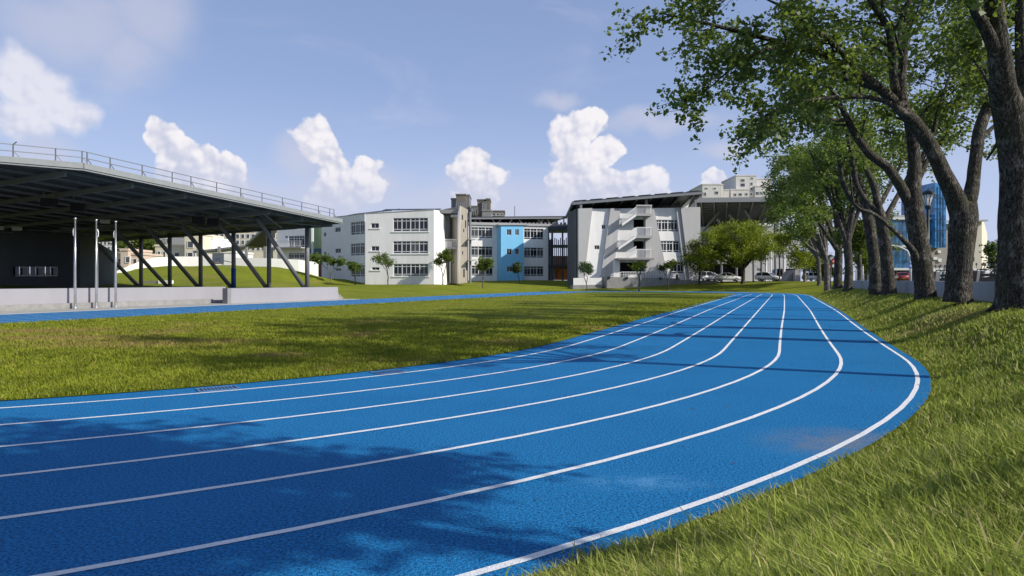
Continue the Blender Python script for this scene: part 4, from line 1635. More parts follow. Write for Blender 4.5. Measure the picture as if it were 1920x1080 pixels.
# outside stair: landings, flights with bar railings
STO = 1.9
def flight(x0, y0, x1, y1):
    bm = bmesh.new()
    add_prism(bm, [FW.px(x0, y0 + 5, STO), FW.px(x1, y1 + 5, STO), FW.px(x1, y1, STO), FW.px(x0, y0, STO)], -FW.n * .18)
    wpart('stair_stringer', bm, M_WHITE, WB)
    # steps behind the stringer
    a, b = FW.px(x0, y0 + 1, STO - .2), FW.px(x1, y1 + 1, STO - .2)
    bm = bmesh.new()
    n_ = 14
    for k in range(n_):
        p = a.lerp(b, (k + .5) / n_)
        add_box(bm, p.x - .2, p.x + .2, p.y + .02, p.y + 1.5, p.z - .30, p.z - .02)
    wpart('stair_steps', bm, M_CONC, WB)
    bm = bmesh.new()
    a, b = FW.px(x0, y0, STO - .05), FW.px(x1, y1, STO - .05)
    n_ = 17
    H = Vector((0, 0, 1.15))
    for k in range(n_):
        p = a.lerp(b, (k + .5) / n_)
        add_bar(bm, p, p + H, .065, .05)
    add_bar(bm, a + H, b + H, .1)
    wpart('stair_railing', bm, M_WHITE, WB)


flight(1161, 420.5, 1187.5, 402)
flight(1154.5, 464.5, 1187.5, 442)
flight(1170, 484.5, 1187.5, 474.5)
for ys, x1 in ((402, 1217), (443, 1217.5), (483.5, 1217)):
    bm = bmesh.new()
    add_prism(bm, [FW.px(1187, ys + 4.6, STO), FW.px(x1, ys + 4.6, STO), FW.px(x1, ys, STO), FW.px(1187, ys, STO)], -FW.n * (STO - .02))
    wpart('landing_slab', bm, M_GREYP, WB)
    bm = bmesh.new()
    H = FW.uz(1200, ys - 15)[1] - FW.uz(1200, ys)[1]
    za = FW.uz(1200, ys)[1]
    pts = [FW.px(1187.6, ys, STO - .08), FW.px(x1 - .5, ys, STO - .08), FW.px(x1 - .5, ys, .9)]
    for a, b in zip(pts, pts[1:]):
        n_ = max(4, int((b - a).length / .22))
        for k in range(n_ + 1):
            p = a.lerp(b, k / n_)
            add_bar(bm, p, p + Vector((0, 0, H)), .045)
        add_bar(bm, a + Vector((0, 0, H)), b + Vector((0, 0, H)), .10)
    wpart('landing_railing', bm, M_WHITE, WB)
panel('porch_roof', [(1150, 487.5), (1217, 488), (1217, 485), (1153, 484.4)], 3.0, M_CONC, 3.0)
panel('porch_wall', [(1147, 521), (1159, 521), (1159, 488), (1149, 488)], 1.2, M_WHITE, 1.18)
# concrete plinth, ramp and railings
bm = bmesh.new()
add_prism(bm, [FW.px(1129, 540, 3.5), FW.px(1262, 540, 3.5), FW.px(1262, 522, 3.5), FW.px(1140, 519.5, 3.5), (FW.px(1129, 519.5, 3.5))], -FW.n * 3.4)
wpart('plinth', bm, M_CONC, WB)
bm = bmesh.new()
add_prism(bm, [FW.px(1255, 540, 4.2), FW.px(1330, 540, 4.2), FW.px(1330, 527.5, 4.2), FW.px(1255, 524.5, 4.2)], -FW.n * 3.9)
wpart('ramp', bm, M_CONC, WB)
bm = bmesh.new()
add_prism(bm, [FW.px(1069, 546, 2.6), FW.px(1123, 546, 2.6), FW.px(1123, 533.5, 2.6), FW.px(1069, 535, 2.6)], -FW.n * 2.5)
wpart('left_plinth', bm, M_CONC, WB)
bm = bmesh.new()
add_prism(bm, [FW.px(1070, 534.5, 2.5), FW.px(1122, 533.5, 2.5), FW.px(1122, 521, 2.5), FW.px(1070, 521.5, 2.5)], -FW.n * .15)
wpart('garden_wall', bm, M_WHITE, WB)
bm = bmesh.new()
for xa, xb, ya, yb2, st_ in ((1157, 1248, 519.5, 519.5, 30), (1137, 1157, 524, 519.5, 8)):
    for k in range(st_ + 1):
        x = xa + (xb - xa) * k / st_
        yb_ = ya + (yb2 - ya) * k / st_
        add_bar(bm, FW.px(x, yb_ + 2, 3.3), FW.px(x, yb_ - 9, 3.3), .06)
    add_bar(bm, FW.px(xa, ya - 9, 3.3), FW.px(xb, yb2 - 9, 3.3), .1)
    add_bar(bm, FW.px(xa, ya - 5, 3.3), FW.px(xb, yb2 - 5, 3.3), .06)
wpart('ramp_railing', bm, M_WHITE, WB)
for x, y in ((1132.5, 521), (1165, 521.5), (1226, 522.5)):
    bm = bmesh.new()
    p = FW.px(x, y, 3.6)
    add_box(bm, p.x - .2, p.x + .2, p.y - .2, p.y + .1, p.z - .15, p.z + .2)
    wpart('wall_lamp', bm, M_BLACK, WB)

# ---- open pavilion canopy to the right, with a building below it
DPV = 128.0
PV = thing('pavilion_canopy', 'wide ribbed steel canopy on slanting struts right of the stair building', 'canopy', P(1400, 527, DPV + 10))
c0, c1 = P(1305, 376, DPV), P(1500, 373.5, DPV)
c2, c3 = P(1420, 417, 158), P(1312, 428, 158)
c2 = P(1470, 415, 158)
bm = bmesh.new()
add_prism(bm, [c0, c1, c2, c3], Vector((0, 0, .35)))
wpart('roof_deck', bm, mat('ribbed_deck', (.07, .075, .085), .6, .1, 2.0), PV)
bm = bmesh.new()
add_bar(bm, c0 + Vector((0, -.1, .05)), c1 + Vector((0, -.1, .05)), .2, .9)
wpart('fascia', bm, M_TRUSS, PV)
for k in range(13):
    f = (k + .5) / 13
    bm = bmesh.new()
    add_bar(bm, c0.lerp(c3, f) - Vector((0, 0, .12)), c1.lerp(c2, f) - Vector((0, 0, .12)), .12, .2)
    wpart('purlin', bm, M_TRUSS, PV)
for k in range(8):
    f = (k + .4) / 8
    bm = bmesh.new()
    add_bar(bm, c0.lerp(c1, f) - Vector((0, 0, .35)), c3.lerp(c2, f) - Vector((0, 0, .35)), .22, .5)
    wpart('rafter', bm, M_TRUSS, PV)
for (xa, ya, xb, yb_) in ((1362, 380, 1317, 436), (1430, 379, 1453, 420), (1396, 394, 1412, 420), (1368, 404, 1380, 422), (1436, 408, 1427, 424), (1345, 412, 1352, 424)):
    bm = bmesh.new()
    add_tube(bm, [P(xa, ya, DPV + 8), P(xb, yb_, DPV + 18)], .26, 8)
    add_tube(bm, [P(xb, yb_, DPV + 18), P(xb + 1, 530, DPV + 18)], .26, 8)
    wpart('slanting_strut', bm, M_TRUSS, PV)
for x, w_ in ((1436, 4.5), (1445.5, 3), (1470, 5)):
    bm = bmesh.new()
    add_tube(bm, [P(x, 530, DPV + 6), P(x, 440, DPV + 6)], w_ / 2 / FPX * DPV, 10)
    wpart('column', bm, M_WHITE, PV)

FPB = Facade(1308, 152, 1500, 148, 0, 0)
PB = thing('hall_building', 'white hall with dark ground floor behind the broad tree and parked cars', 'building', (FPB.a.x, FPB.a.y, 1.5))
zPB = FPB.uz(1400, 424)[1]
ph = [FPB.rect(x, 436, x + 18, 452) for x in (1316, 1342, 1368, 1394)] + [FPB.rect(x, 470, x + 20, 485) for x in (1408, 1452)] + [FPB.rect(1418.5, 503, 1426.5, 509)]
gf = [FPB.rect(1312, 494, 1392, 523), FPB.rect(1452, 504, 1468, 520), FPB.rect(1472, 504, 1496, 520)]
shell(FPB, 0, 1.2, FPB.w, zPB, ph + gf, 14, M_WHITE, PB)
for h in ph:
    window(FPB, h, PB, 3)
for h in gf:
    bm = bmesh.new()
    MP = Matrix(((FPB.t.x, FPB.n.x, 0, FPB.a.x), (FPB.t.y, FPB.n.y, 0, FPB.a.y), (0, 0, 1, 0), (0, 0, 0, 1)))
    add_box(bm, h[0] - .1, h[2] + .1, -2.5, -2.3, h[1] - .1, h[3] + .1, MP)
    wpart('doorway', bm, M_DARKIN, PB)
bm = bmesh.new()
add_prism(bm, [FPB.px(1450, 512, .1), FPB.px(1458, 512, .1), FPB.px(1458, 505, .1), FPB.px(1450, 505, .1)], -FPB.n * .05)
wpart('blue_poster', bm, M_BLUEPAD, PB)
SR = thing('stair_ramp', 'grey concrete ramp block beside the pale multi-stemmed tree', 'ramp', P(1485, 527, 124))
bm = bmesh.new()
add_prism(bm, [P(1470, 528, 124), P(1501, 528, 124), P(1501, 506, 124), P(1491, 506, 124)], Vector((0, 4, 0)))
wpart('ramp_block', bm, M_CONC, SR)
bm = bmesh.new()
add_prism(bm, [P(1491, 528, 123), P(1500, 528, 123), P(1500, 505, 123), P(1491, 505, 123)], Vector((0, .9, 0)))
wpart('end_post', bm, M_GREYP, SR)

# ------------------------------------------------------------------ far buildings
def slab_block(name, label, cat, boxes, wins, m, D, depth=18, group=None, base=0.5, wm=None):
    """far block: boxes (x0,y0,x1,y1) in photo pixels at distance D; wins = rows of windows"""
    x0 = min(b[0] for b in boxes)
    t = thing(name, label, cat, ((x0 - 960) / FPX * D, D, base), 0, group)
    for i, b in enumerate(boxes):
        dd = D + (b[4] if len(b) > 4 else 0)
        bm = bmesh.new()
        p, q = P(b[0], b[3], dd), P(b[2], b[1], dd)
        add_box(bm, p.x, q.x, dd, dd + depth, max(base, p.z) if b[3] < 520 else base, q.z)
        wpart('wall', bm, b[5] if len(b) > 5 else m, t)
        bm = bmesh.new()
        add_box(bm, p.x - .15, q.x + .15, dd - .15, dd + depth, q.z + .003, q.z + .4)
        wpart('parapet', bm, b[5] if len(b) > 5 else m, t)
    for (wx0, wy0, wx1, wy1, dd) in wins:
        p, q = P(wx0, wy1, D + dd), P(wx1, wy0, D + dd)
        bm = bmesh.new()
        e = .12
        for bx in ((p.x - e, q.x + e, p.z - e, p.z), (p.x - e, q.x + e, q.z, q.z + e), (p.x - e, p.x, p.z, q.z), (q.x, q.x + e, p.z, q.z)):
            add_box(bm, bx[0], bx[1], D + dd - .1, D + dd + .05, bx[2], bx[3])
        fr_ = wpart('window', bm, wm or M_FRAME, t)
        bm = bmesh.new()
        add_box(bm, p.x, q.x, D + dd - .04, D + dd + .02, p.z, q.z)
        wpart('pane', bm, M_GLASS2, fr_)
    return t


M_FARW = mat('far_white_tower_wall', (.58, .56, .545), .85, .08, .5, var2=.15)
wins = []
for x0, y0, n_, dx, w_, h_, rows_, dy, dd in ((1340.5, 359, 1, 9, 6, 5, 1, 9, 0), (1322, 352, 2, 16, 4.5, 2.6, 1, 9, 0), (1320, 361, 1, 9, 4, 6, 1, 9, -.01)):
    for k in range(n_):
        wins.append((x0 + dx * k, y0, x0 + dx * k + w_, y0 + h_, dd))
slab_block('apartment_tower', 'shorter white apartment tower behind the pavilion canopy roof', 'building',
           [(1317, 346.5, 1351, 540), (1351.5, 347.5, 1356, 540, 2), (1356.5, 357, 1367, 540, 4)], wins, M_FARW, 250, group='white apartment towers behind the school')
wins = [(1388.5, 344, 1396.5, 350, 0), (1407, 342.5, 1411, 347, 0), (1407, 352, 1411, 356, 0), (1408, 333, 1412, 336, 0), (1389, 336, 1396, 341, 0)]
wins += [(x, y, x + w_, y + 4.5, -3) for x, y, w_ in ((1376, 363, 4.5), (1385, 362.5, 6), (1397.5, 362, 4), (1406, 362, 5))]
wins += [(x, y, x + w_, y + 5, -1) for x, y, w_ in ((1416.5, 360, 6), (1425, 359.5, 3), (1431, 358.5, 3), (1437, 352, 4), (1437, 361, 4))]
slab_block('apartment_tower', 'taller white apartment tower with stepped roof beside the big tree crown', 'building',
           [(1380, 330, 1418, 540), (1370.5, 356, 1405, 540, -3), (1416, 350, 1448, 540, -1), (1418.5, 336, 1446, 540, 4)], wins, M_FARW, 260, group='white apartment towers behind the school')
# weathered brown towers behind the beige stair tower
def lattice(t, x0, y0, x1, y1, D, dd, n_=3):
    bm = bmesh.new()
    for k in range(n_ + 1):
        x = x0 + (x1 - x0) * k / n_
        add_bar(bm, P(x, y1, D + dd), P(x, y0, D + dd), .35)
    add_bar(bm, P(x0, y0, D + dd), P(x1, y0, D + dd), .35)
    wpart('roof_lattice', bm, M_TRUSS, t)


bt = slab_block('roof_tower', 'weathered brown rooftop block rising behind the narrow beige tower', 'building', [(855, 366, 873, 540), (873.5, 367, 880, 540, 3, M_STEEL), (846, 374, 854.8, 540, 1, M_STEEL)], [], M_BROWNT, 190, 9, 'brown tower blocks beyond the roofs')
lattice(bt, 856, 378, 870, 392, 190, -.6, 4)
bt = slab_block('roof_tower', 'curved brown rooftop block beyond the dark solar canopy', 'building', [(895, 376, 911, 540), (911.5, 374.5, 918.5, 540, -1), (904, 396, 921, 540, -4, M_GREYD)], [], M_BROWNT, 190, 9, 'brown tower blocks beyond the roofs')
lattice(bt, 905, 379, 911, 395, 190, -1.6, 2)
bt = slab_block('apartment_block', 'low grey apartment roofs with dark openings left of the curved brown block', 'building', [(876, 388, 904, 540, 6), (922, 397, 946, 540, 6)],
                [(x, 392, x + 4, 398, 6) for x in (880, 886, 892, 898)] + [(x, 400, x + 4.5, 404, 6) for x in (924, 931, 938)], M_BROWNT, 200, 9, 'brown tower blocks beyond the roofs')
lattice(bt, 884, 390, 903, 404, 200, 5, 5)
bm = bmesh.new()
add_prism(bm, [P(832, 392, 186), P(860, 387.5, 186), P(860, 389, 186), P(833, 393.6, 186)], Vector((0, 6, 0)))
wpart('flat_roof', bm, M_STEEL, bt)

# cream houses, white boundary wall and school wing seen through the canopy columns
M_HOUSE2 = mat('pinkish_wall', (.55, .44, .36), .85, .06, .6)
slab_block('cream_house', 'cream two-storey house with small square windows behind the white boundary wall', 'building',
           [(291, 462, 345, 540), (346, 440, 372, 540, -2)],
           [(296, 472, 300.5, 482, 0), (306, 472, 310, 482, 0), (328, 474, 336, 482, 0), (352, 453, 362, 464, -2), (352, 474, 361, 483, -2)], M_CREAM, 140, 12, 'houses behind the boundary wall')
slab_block('grey_house', 'grey-roofed house between the cream house and the far trees', 'building', [(284, 444, 350, 540)], [(292, 451, 300, 457, 0), (312, 448, 320, 456, 0)], mat('grey_house_wall', (.33, .33, .33), .85), 160, 12, 'houses behind the boundary wall')
slab_block('white_house', 'white house with low roof right of the cream house', 'building', [(372, 474, 440, 540, 3), (381, 448, 399, 540, 6)], [(383, 451, 390, 457, 6), (364, 470, 366, 482, 0)], M_WHITE, 138, 10, 'houses behind the boundary wall')
wins = []
for r_ in range(4):
    for k in range(13):
        x = 404 + k * 9.7
        wins.append((x, 428 + r_ * 11.5, x + 5.5, 435 + r_ * 11.5, 0))
slab_block('apartment_tower', 'cream apartment block with rows of dark windows under the canopy edge', 'building', [(400, 418, 532, 540)], wins, M_CREAM, 185, 15, 'houses behind the boundary wall')
slab_block('shop_house', 'cluttered pinkish shop house seen just right of the third flagpole', 'building', [(212, 478, 262, 540), (226, 470, 240, 540, -1)],
           [(222, 485, 228, 496, 0), (236, 482, 243, 492, -1), (250, 486, 256, 495, 0), (244, 497, 248, 502, 0)], M_HOUSE2, 122, 8, 'houses behind the boundary wall')
wins = []
for r_ in range(7):
    for k in range(10):
        wins.append((146 + k * 7, 436 + r_ * 9, 146 + k * 7 + 4.2, 436 + r_ * 9 + 5, 0))
slab_block('apartment_tower', 'pale apartment block with a grid of small windows left of the third flagpole', 'building', [(140, 430, 216, 540)], wins, M_FARW, 200, 15, 'houses behind the boundary wall')
# pitched shelter roofs
sh = thing('shelter', 'open shelter with two sloping sheet roofs behind the slanting columns', 'shelter', P(450, 510, 122))
for pts, vec in (([P(365, 474, 118), P(440, 468, 118), P(440, 463, 118), P(372, 470, 118)], Vector((2, 8, 1.2))),):
    bm = bmesh.new()
    add_prism(bm, [P(362, 474.5, 118), P(462, 462, 118), P(462, 459.5, 118), P(362, 470.5, 118)], Vector((1, 9, .5)))
    wpart('sheet_roof', bm, M_STEEL, sh)
bm = bmesh.new()
add_prism(bm, [P(461, 460, 116), P(497, 426, 112), P(520, 432, 124), P(500, 466, 126)], Vector((0, 0, .25)))
wpart('pitched_roof', bm, mat('brown_sheet_roof', (.085, .075, .065), .6, .15, 3.0), sh)
bm = bmesh.new()
add_bar(bm, P(461, 460, 115.9), P(497, 426, 111.9), .3, .35)
wpart('roof_edge', bm, M_FASCIA, sh)
for x, D in ((462, 116), (497, 120), (411, 118), (372, 118)):
    bm = bmesh.new()
    add_bar(bm, P(x, 505, D), P(x, 462, D), .45)
    wpart('post', bm, M_CONC, sh)
FH = Facade(520, 138, 604, 134, 0, 0)
hb = thing('school_annex', 'white school annex with gridded windows and balcony behind the last column', 'building', (FH.a.x, FH.a.y, 2.0))
ah = [FH.rect(541, 442, 571, 464.5), FH.rect(541, 474, 571, 486), FH.rect(534, 442, 539.5, 447)]
shell(FH, 0, 2.0, FH.w, FH.uz(550, 430)[1], ah, 10, M_WHITE, hb)
window(FH, ah[0], hb, 3)
window(FH, ah[1], hb, 3)
window(FH, ah[2], hb, 1, 'plain')
bm = bmesh.new()
add_prism(bm, [FH.px(515, 466.5, 1.5), FH.px(573, 466, 1.5), FH.px(573, 463.5, 1.5), FH.px(515, 464, 1.5)], -FH.n * 1.48)
wpart('balcony_slab', bm, M_GREYP, hb)
bm = bmesh.new()
for k in range(26):
    add_bar(bm, FH.px(516 + k * 2.25, 464, 1.4), FH.px(516 + k * 2.25, 452.5, 1.4), .05)
add_bar(bm, FH.px(516, 452.5, 1.4), FH.px(573, 452.5, 1.4), .1)
wpart('balcony_railing', bm, M_WHITE, hb)
bm = bmesh.new()
add_bar(bm, FH.px(511.5, 500, .6), FH.px(511.5, 436, .6), .7)
wpart('column', bm, M_GREYP, hb)
bm = bmesh.new()
add_bar(bm, P(586, 500, 122), P(586, 423, 122), .35)
wpart('pole_column', bm, M_WHITE, hb)

bw = thing('boundary_wall', 'long white boundary wall along the top of the grass slope', 'wall', P(400, 500, 103))
M_BWALL = mat('bright_white_wall', (.74, .73, .70), .85, .05, .8)
bpts = [(206, 532, 88, 514), (222, 530, 92, 507), (262, 508, 97, 490), (290, 501, 100, 483), (330, 498.5, 103, 481), (372, 498, 104, 481), (440, 499, 104, 483), (500, 501, 104, 484), (560, 505, 105, 487), (596, 512, 107, 492)]
for a, b in zip(bpts, bpts[1:]):
    bm = bmesh.new()
    pa, pb = P(a[0], a[1], a[2]), P(b[0], b[1], b[2])
    ta, tb = P(a[0], a[3], a[2]), P(b[0], b[3], b[2])
    add_prism(bm, [pa - Vector((0, 0, 2.0)), pb - Vector((0, 0, 2.0)), tb, ta], Vector((0, .3, 0)))
    wpart('wall_panel', bm, M_BWALL, bw)
bx = thing('equipment_box', 'grey and white low box on the platform behind the second column from the left', 'box', P(280, 536, 76))
bm = bmesh.new()
a, b = P(242, 537, 76), P(297, 527, 76)
add_box(bm, a.x, b.x, 76, 77.2, a.z - .2, b.z)
wpart('box_body', bm, M_GREYD, bx)
bm = bmesh.new()
a, b = P(297.2, 537, 76), P(315.5, 525.5, 76)
add_box(bm, a.x, b.x, 75.9, 77.2, a.z - .2, b.z)
wpart('box_end', bm, M_WHITE, bx)
# ------------------------------------------------------------------ trees
M_BARK = bark_mat('dark_bark', (0.030, 0.026, 0.022), (0.130, 0.118, 0.102), moss=0.22)
M_BARK2 = bark_mat('pale_bark', (0.11, 0.085, 0.055), (0.27, 0.22, 0.15))
M_BARK3 = bark_mat('grey_bark', (0.09, 0.08, 0.07), (0.20, 0.18, 0.155))
M_LEAF = leaf_mat('dark_leaves', (0.036, 0.072, 0.018), (0.155, 0.220, 0.050), 0.4, 0.45)
M_LEAF2 = leaf_mat('mid_leaves', (0.035, 0.065, 0.010), (0.110, 0.160, 0.022), 0.35, 0.42)
M_LEAFY = leaf_mat('yellow_green_leaves', (0.085, 0.125, 0.010), (0.32, 0.36, 0.026), 0.3, 0.45)
M_LEAFB = leaf_mat('blue_green_leaves', (0.020, 0.045, 0.022), (0.065, 0.110, 0.045), 0.5, 0.3)


def catmull(pts, step):
    """pts: array (n,4) x,y,z,r -> finer polyline"""
    pts = np.asarray(pts, float)
    ext = np.vstack([2 * pts[0] - pts[1], pts, 2 * pts[-1] - pts[-2]])
    out = []
    for i in range(1, len(ext) - 2):
        p0, p1, p2, p3 = ext[i - 1:i + 3]
        n_ = max(1, int(np.linalg.norm((p2 - p1)[:3]) / step))
        for k in range(n_):
            t = k / n_
            out.append(.5 * (2 * p1 + (p2 - p0) * t + (2 * p0 - 5 * p1 + 4 * p2 - p3) * t * t + (3 * p1 - p0 - 3 * p2 + p3) * t ** 3))
    out.append(pts[-1])
    out = np.array(out)
    out[:, 3] = np.maximum(out[:, 3], .004)
    return out


class TreeMesh:
    def __init__(self, seed):
        self.r = np.random.RandomState(seed)
        self.V, self.F, self.nv = [], [], 0
        self.tw = []           # twig points that carry leaves

    def tube(self, q, n, lumpy=0.0):
        p, rr = q[:, :3], q[:, 3]
        tang = np.gradient(p, axis=0)
        tang /= np.linalg.norm(tang, axis=1)[:, None] + 1e-9
        up = np.cross(tang[0], [0.3, 1, 0.2])
        up /= np.linalg.norm(up) + 1e-9
        ph = np.linspace(0, 2 * PI, n, endpoint=False)
        rings = []
        for i in range(len(p)):
            up = up - tang[i] * up.dot(tang[i])
            up /= np.linalg.norm(up) + 1e-9
            s = np.cross(tang[i], up)
            rad_ = rr[i] * (1 + (self.r.uniform(-lumpy, lumpy, n) if lumpy else 0))
            rings.append(p[i] + (np.cos(ph)[:, None] * up + np.sin(ph)[:, None] * s) * (rad_[:, None] if lumpy else rad_))
        m = len(p)
        self.V.append(np.concatenate(rings))
        k = np.arange(n)
        for i in range(m - 1):
            a = self.nv + i * n
            self.F.append(np.c_[a + k, a + (k + 1) % n, a + n + (k + 1) % n, a + n + k])
        self.nv += m * n

    def limb(self, pts, step=.35, n=10, lumpy=.06):
        q = catmull(pts, step)
        self.tube(q, n, lumpy)
        return q

    def branch(self, p, d, L, r0, sag=0.0, curl=.25, n=5, steps=5):
        r = self.r
        pts = [np.r_[p, r0]]
        d = d / (np.linalg.norm(d) + 1e-9)
        for i in range(steps):
            d = d + r.normal(0, curl, 3) * .5 + np.array([0, 0, sag])
            d /= np.linalg.norm(d)
            p = p + d * L / steps
            pts.append(np.r_[p, max(.006, r0 * (1 - (i + 1) / steps * .8))])
        q = np.array(pts)
        self.tube(q, n)
        return q

    def wood_mesh(self, name, m):
        return np_mesh(name, np.concatenate(self.V), np.concatenate(self.F), m, smooth=True)

    def spread(self, q, start, spacing, L, up=.25, out=None, twl=(.5, 1.1), twn=5, outw=.4, r_k=.5):
        """side branches with twigs along a limb polyline from fraction start on"""
        r = self.r
        seg = np.linalg.norm(np.diff(q[:, :3], axis=0), axis=1)
        cum = np.r_[0, np.cumsum(seg)]
        tot = cum[-1]
        s = tot * start
        while s < tot:
            i = min(np.searchsorted(cum, s), len(q) - 1)
            f = s / tot
            t = q[min(i + 1, len(q) - 1), :3] - q[max(0, i - 1), :3]
            t /= np.linalg.norm(t) + 1e-9
            rnd = r.normal(0, 1, 3)
            rnd -= t * rnd.dot(t)
            rnd /= np.linalg.norm(rnd) + 1e-9
            d = t * r.uniform(.25, .8) + rnd * .9 + np.array([0, 0, up])
            if out is not None:
                d = d + np.asarray(out) * outw
            LL = L * r.uniform(.55, 1.15) * (1.05 - .45 * f)
            b = self.branch(q[i, :3], d, LL, max(.012, min(q[i, 3] * r_k, .06)), sag=-.02)
            self.twigs(b, twl, twn)
            s += spacing * r.uniform(.6, 1.4)
        self.twigs(q[-4:], twl, twn)

    def twigs(self, b, twl, twn):
        r = self.r
        for _ in range(twn):
            i = r.randint(1, len(b))
            d = (b[i, :3] - b[i - 1, :3])
            d = d / (np.linalg.norm(d) + 1e-9) * .6 + r.normal(0, .6, 3) + np.array([0, 0, .05])
            w = self.branch(b[i, :3], d, r.uniform(*twl), .010, sag=-.06, n=3, steps=3)
            self.tw.append(w[1:, :3])


def leaf_mesh(name, centres, per, sigma, size, m, rng, droop=.35, flat=.55, tint_by_height=False, bunch=True):
    """kite shaped leaves scattered round twig points"""
    c = np.repeat(centres, per, axis=0)
    N = len(c)
    c = c + rng.normal(0, 1, (N, 3)) * np.array([sigma, sigma, sigma * .8])
    ax = rng.normal(0, 1, (N, 3))
    ax[:, 2] = ax[:, 2] * .5 - droop
    ax /= np.linalg.norm(ax, axis=1)[:, None]
    nr = rng.normal(0, 1, (N, 3)) * (1 - flat)
    nr[:, 2] += flat
    nr -= ax * (nr * ax).sum(1)[:, None]
    nr /= np.linalg.norm(nr, axis=1)[:, None] + 1e-9
    sd = np.cross(ax, nr)
    L = size * rng.uniform(.6, 1.25, N)[:, None]
    V = np.zeros((N, 4, 3))
    V[:, 0] = c - ax * L * .5
    V[:, 1] = c + sd * L * .38 - ax * L * .08 + nr * L * .10
    V[:, 2] = c + ax * L * .5 - nr * L * .10
    V[:, 3] = c - sd * L * .38 - ax * L * .08 + nr * L * .10
    F = np.arange(N * 4).reshape(N, 4)
    cl = np.repeat(rng.uniform(0, .55, len(centres)), per)
    tint = np.clip(cl + rng.uniform(0, .5, N), 0, 1)
    if tint_by_height:
        pass
    return np_mesh(name, V.reshape(-1, 3), F, m, tint=np.repeat(tint, 4))


def finish_tree(tm, name, label, base, bark, leaves, per, sigma, size, group=None, droop=.35, flat=.5, cat='tree', names=('trunk', 'crown'), keep=None):
    t = thing(name, label, cat, base, 0, group)
    wm = tm.wood_mesh(names[0], bark)
    o = link(names[0], wm, None, t, (-base[0], -base[1], -base[2]))
    cs = np.concatenate(tm.tw)
    if keep is not None:
        cs = cs[keep(cs)]
    lm = leaf_mesh(names[1], cs, per, sigma, size, leaves, tm.r, droop, flat)
    link(names[1], lm, None, t, (-base[0], -base[1], -base[2]))
    return t


def limb_px(rows):
    """rows of (photo x, photo y, distance, radius)"""
    return np.array([(*P(x, y, D), r * (0.93 if r > .3 else 0.86)) for x, y, D, r in rows])


def root_flare(tm, base, r, n_=6):
    for k in range(n_):
        a = 2 * PI * k / n_ + tm.r.uniform(-.3, .3)
        d = np.array([math.cos(a), math.sin(a), 0])
        L = r * tm.r.uniform(1.5, 2.1)
        q = np.array([[*(np.array(base) + d * r * .25 + [0, 0, r * 1.2]), r * .34], [*(np.array(base) + d * r * .75 + [0, 0, r * .4]), r * .28],
                      [*(np.array(base) + d * L + [0, 0, -.08]), r * .09]])
        tm.limb(q, .12, 7, .08)


ROW = 'tall shade trees in a row along the bank'
LEFT = np.array([-1.0, -.25, .1])
# --- tree A: right edge of the photo
tm = TreeMesh(21)
bA = P(1908, 571, 16.4)
bA.z = gz(bA.x, bA.y) - .05
A = tm.limb(limb_px([(1910, 585, 16.4, .60), (1908, 556, 16.4, .50), (1906, 500, 16.4, .44), (1906, 400, 16.4, .40), (1907, 330, 16.4, .40), (1904, 275, 16.4, .42), (1893, 220, 16.3, .38), (1881, 165, 16.1, .31),
                     (1875, 115, 15.9, .28), (1868, 55, 15.7, .25), (1862, -10, 15.5, .21), (1850, -110, 15.2, .16), (1835, -230, 15, .09)]), .3, 16, .05)
root_flare(tm, bA, .42, 7)
A1 = tm.limb(limb_px([(1878, 120, 15.9, .2), (1852, 62, 15.6, .16), (1828, 20, 15.3, .13), (1795, -40, 15, .1), (1740, -120, 14.5, .06), (1680, -180, 14, .03)]), .3, 9)
A2 = tm.limb(limb_px([(1903, 265, 16.4, .27), (1917, 190, 16.6, .23), (1918, 110, 16.8, .2), (1915, 40, 17, .17), (1920, -60, 17.2, .12), (1950, -180, 17.5, .06)]), .3, 9)
A3 = tm.limb(limb_px([(1872, 190, 16.2, .07), (1850, 150, 16.6, .05), (1832, 120, 17.2, .035), (1810, 100, 18, .02)]), .3, 6)
A4 = tm.limb(limb_px([(1905, 250, 16.5, .12), (1885, 250, 17.2, .08), (1850, 300, 18, .03)]), .4, 6)
for q, s0, L in ((A, .72, 2.2), (A1, .35, 2.2), (A2, .45, 2.2), (A3, .4, 1.2)):
    tm.spread(q, s0, .5, L, .2, LEFT, outw=.25)
finish_tree(tm, 'shade_tree', 'massive trunk at the right edge of the photo with two upright stems', bA, M_BARK, M_LEAF, 11, .125, .15, ROW)

# --- tree B: forked trunk, long limb reaching over the track
tm = TreeMesh(22)
bB = P(1797, 557, 20.5)
bB.z = gz(bB.x, bB.y) - .05
B0 = tm.limb(limb_px([(1796, 566, 20.5, .45), (1796, 545, 20.5, .40), (1799, 500, 20.5, .38), (1803, 450, 20.5, .40), (1807, 405, 20.5, .41), (1810, 380, 20.5, .34)]), .3, 14, .05)
BL = tm.limb(limb_px([(1804, 420, 20.5, .34), (1793, 375, 20.4, .31), (1768, 325, 20.2, .27), (1750, 285, 20.0, .255), (1722, 240, 19.8, .24), (1688, 203, 19.5, .20), (1648, 165, 19.2, .15), (1600, 132, 18.9, .125),
                      (1540, 103, 18.6, .11), (1475, 82, 18.3, .09), (1395, 62, 18, .07), (1310, 40, 17.7, .045), (1240, 25, 17.5, .02)]), .3, 12, .05)
BR = tm.limb(limb_px([(1808, 415, 20.5, .30), (1822, 355, 20.6, .235), (1829, 300, 20.7, .21), (1836, 245, 20.8, .205), (1853, 195, 21, .18), (1868, 150, 21.2, .14), (1872, 80, 21.5, .11), (1866, 0, 21.8, .08), (1850, -90, 22, .04)]), .3, 11, .05)
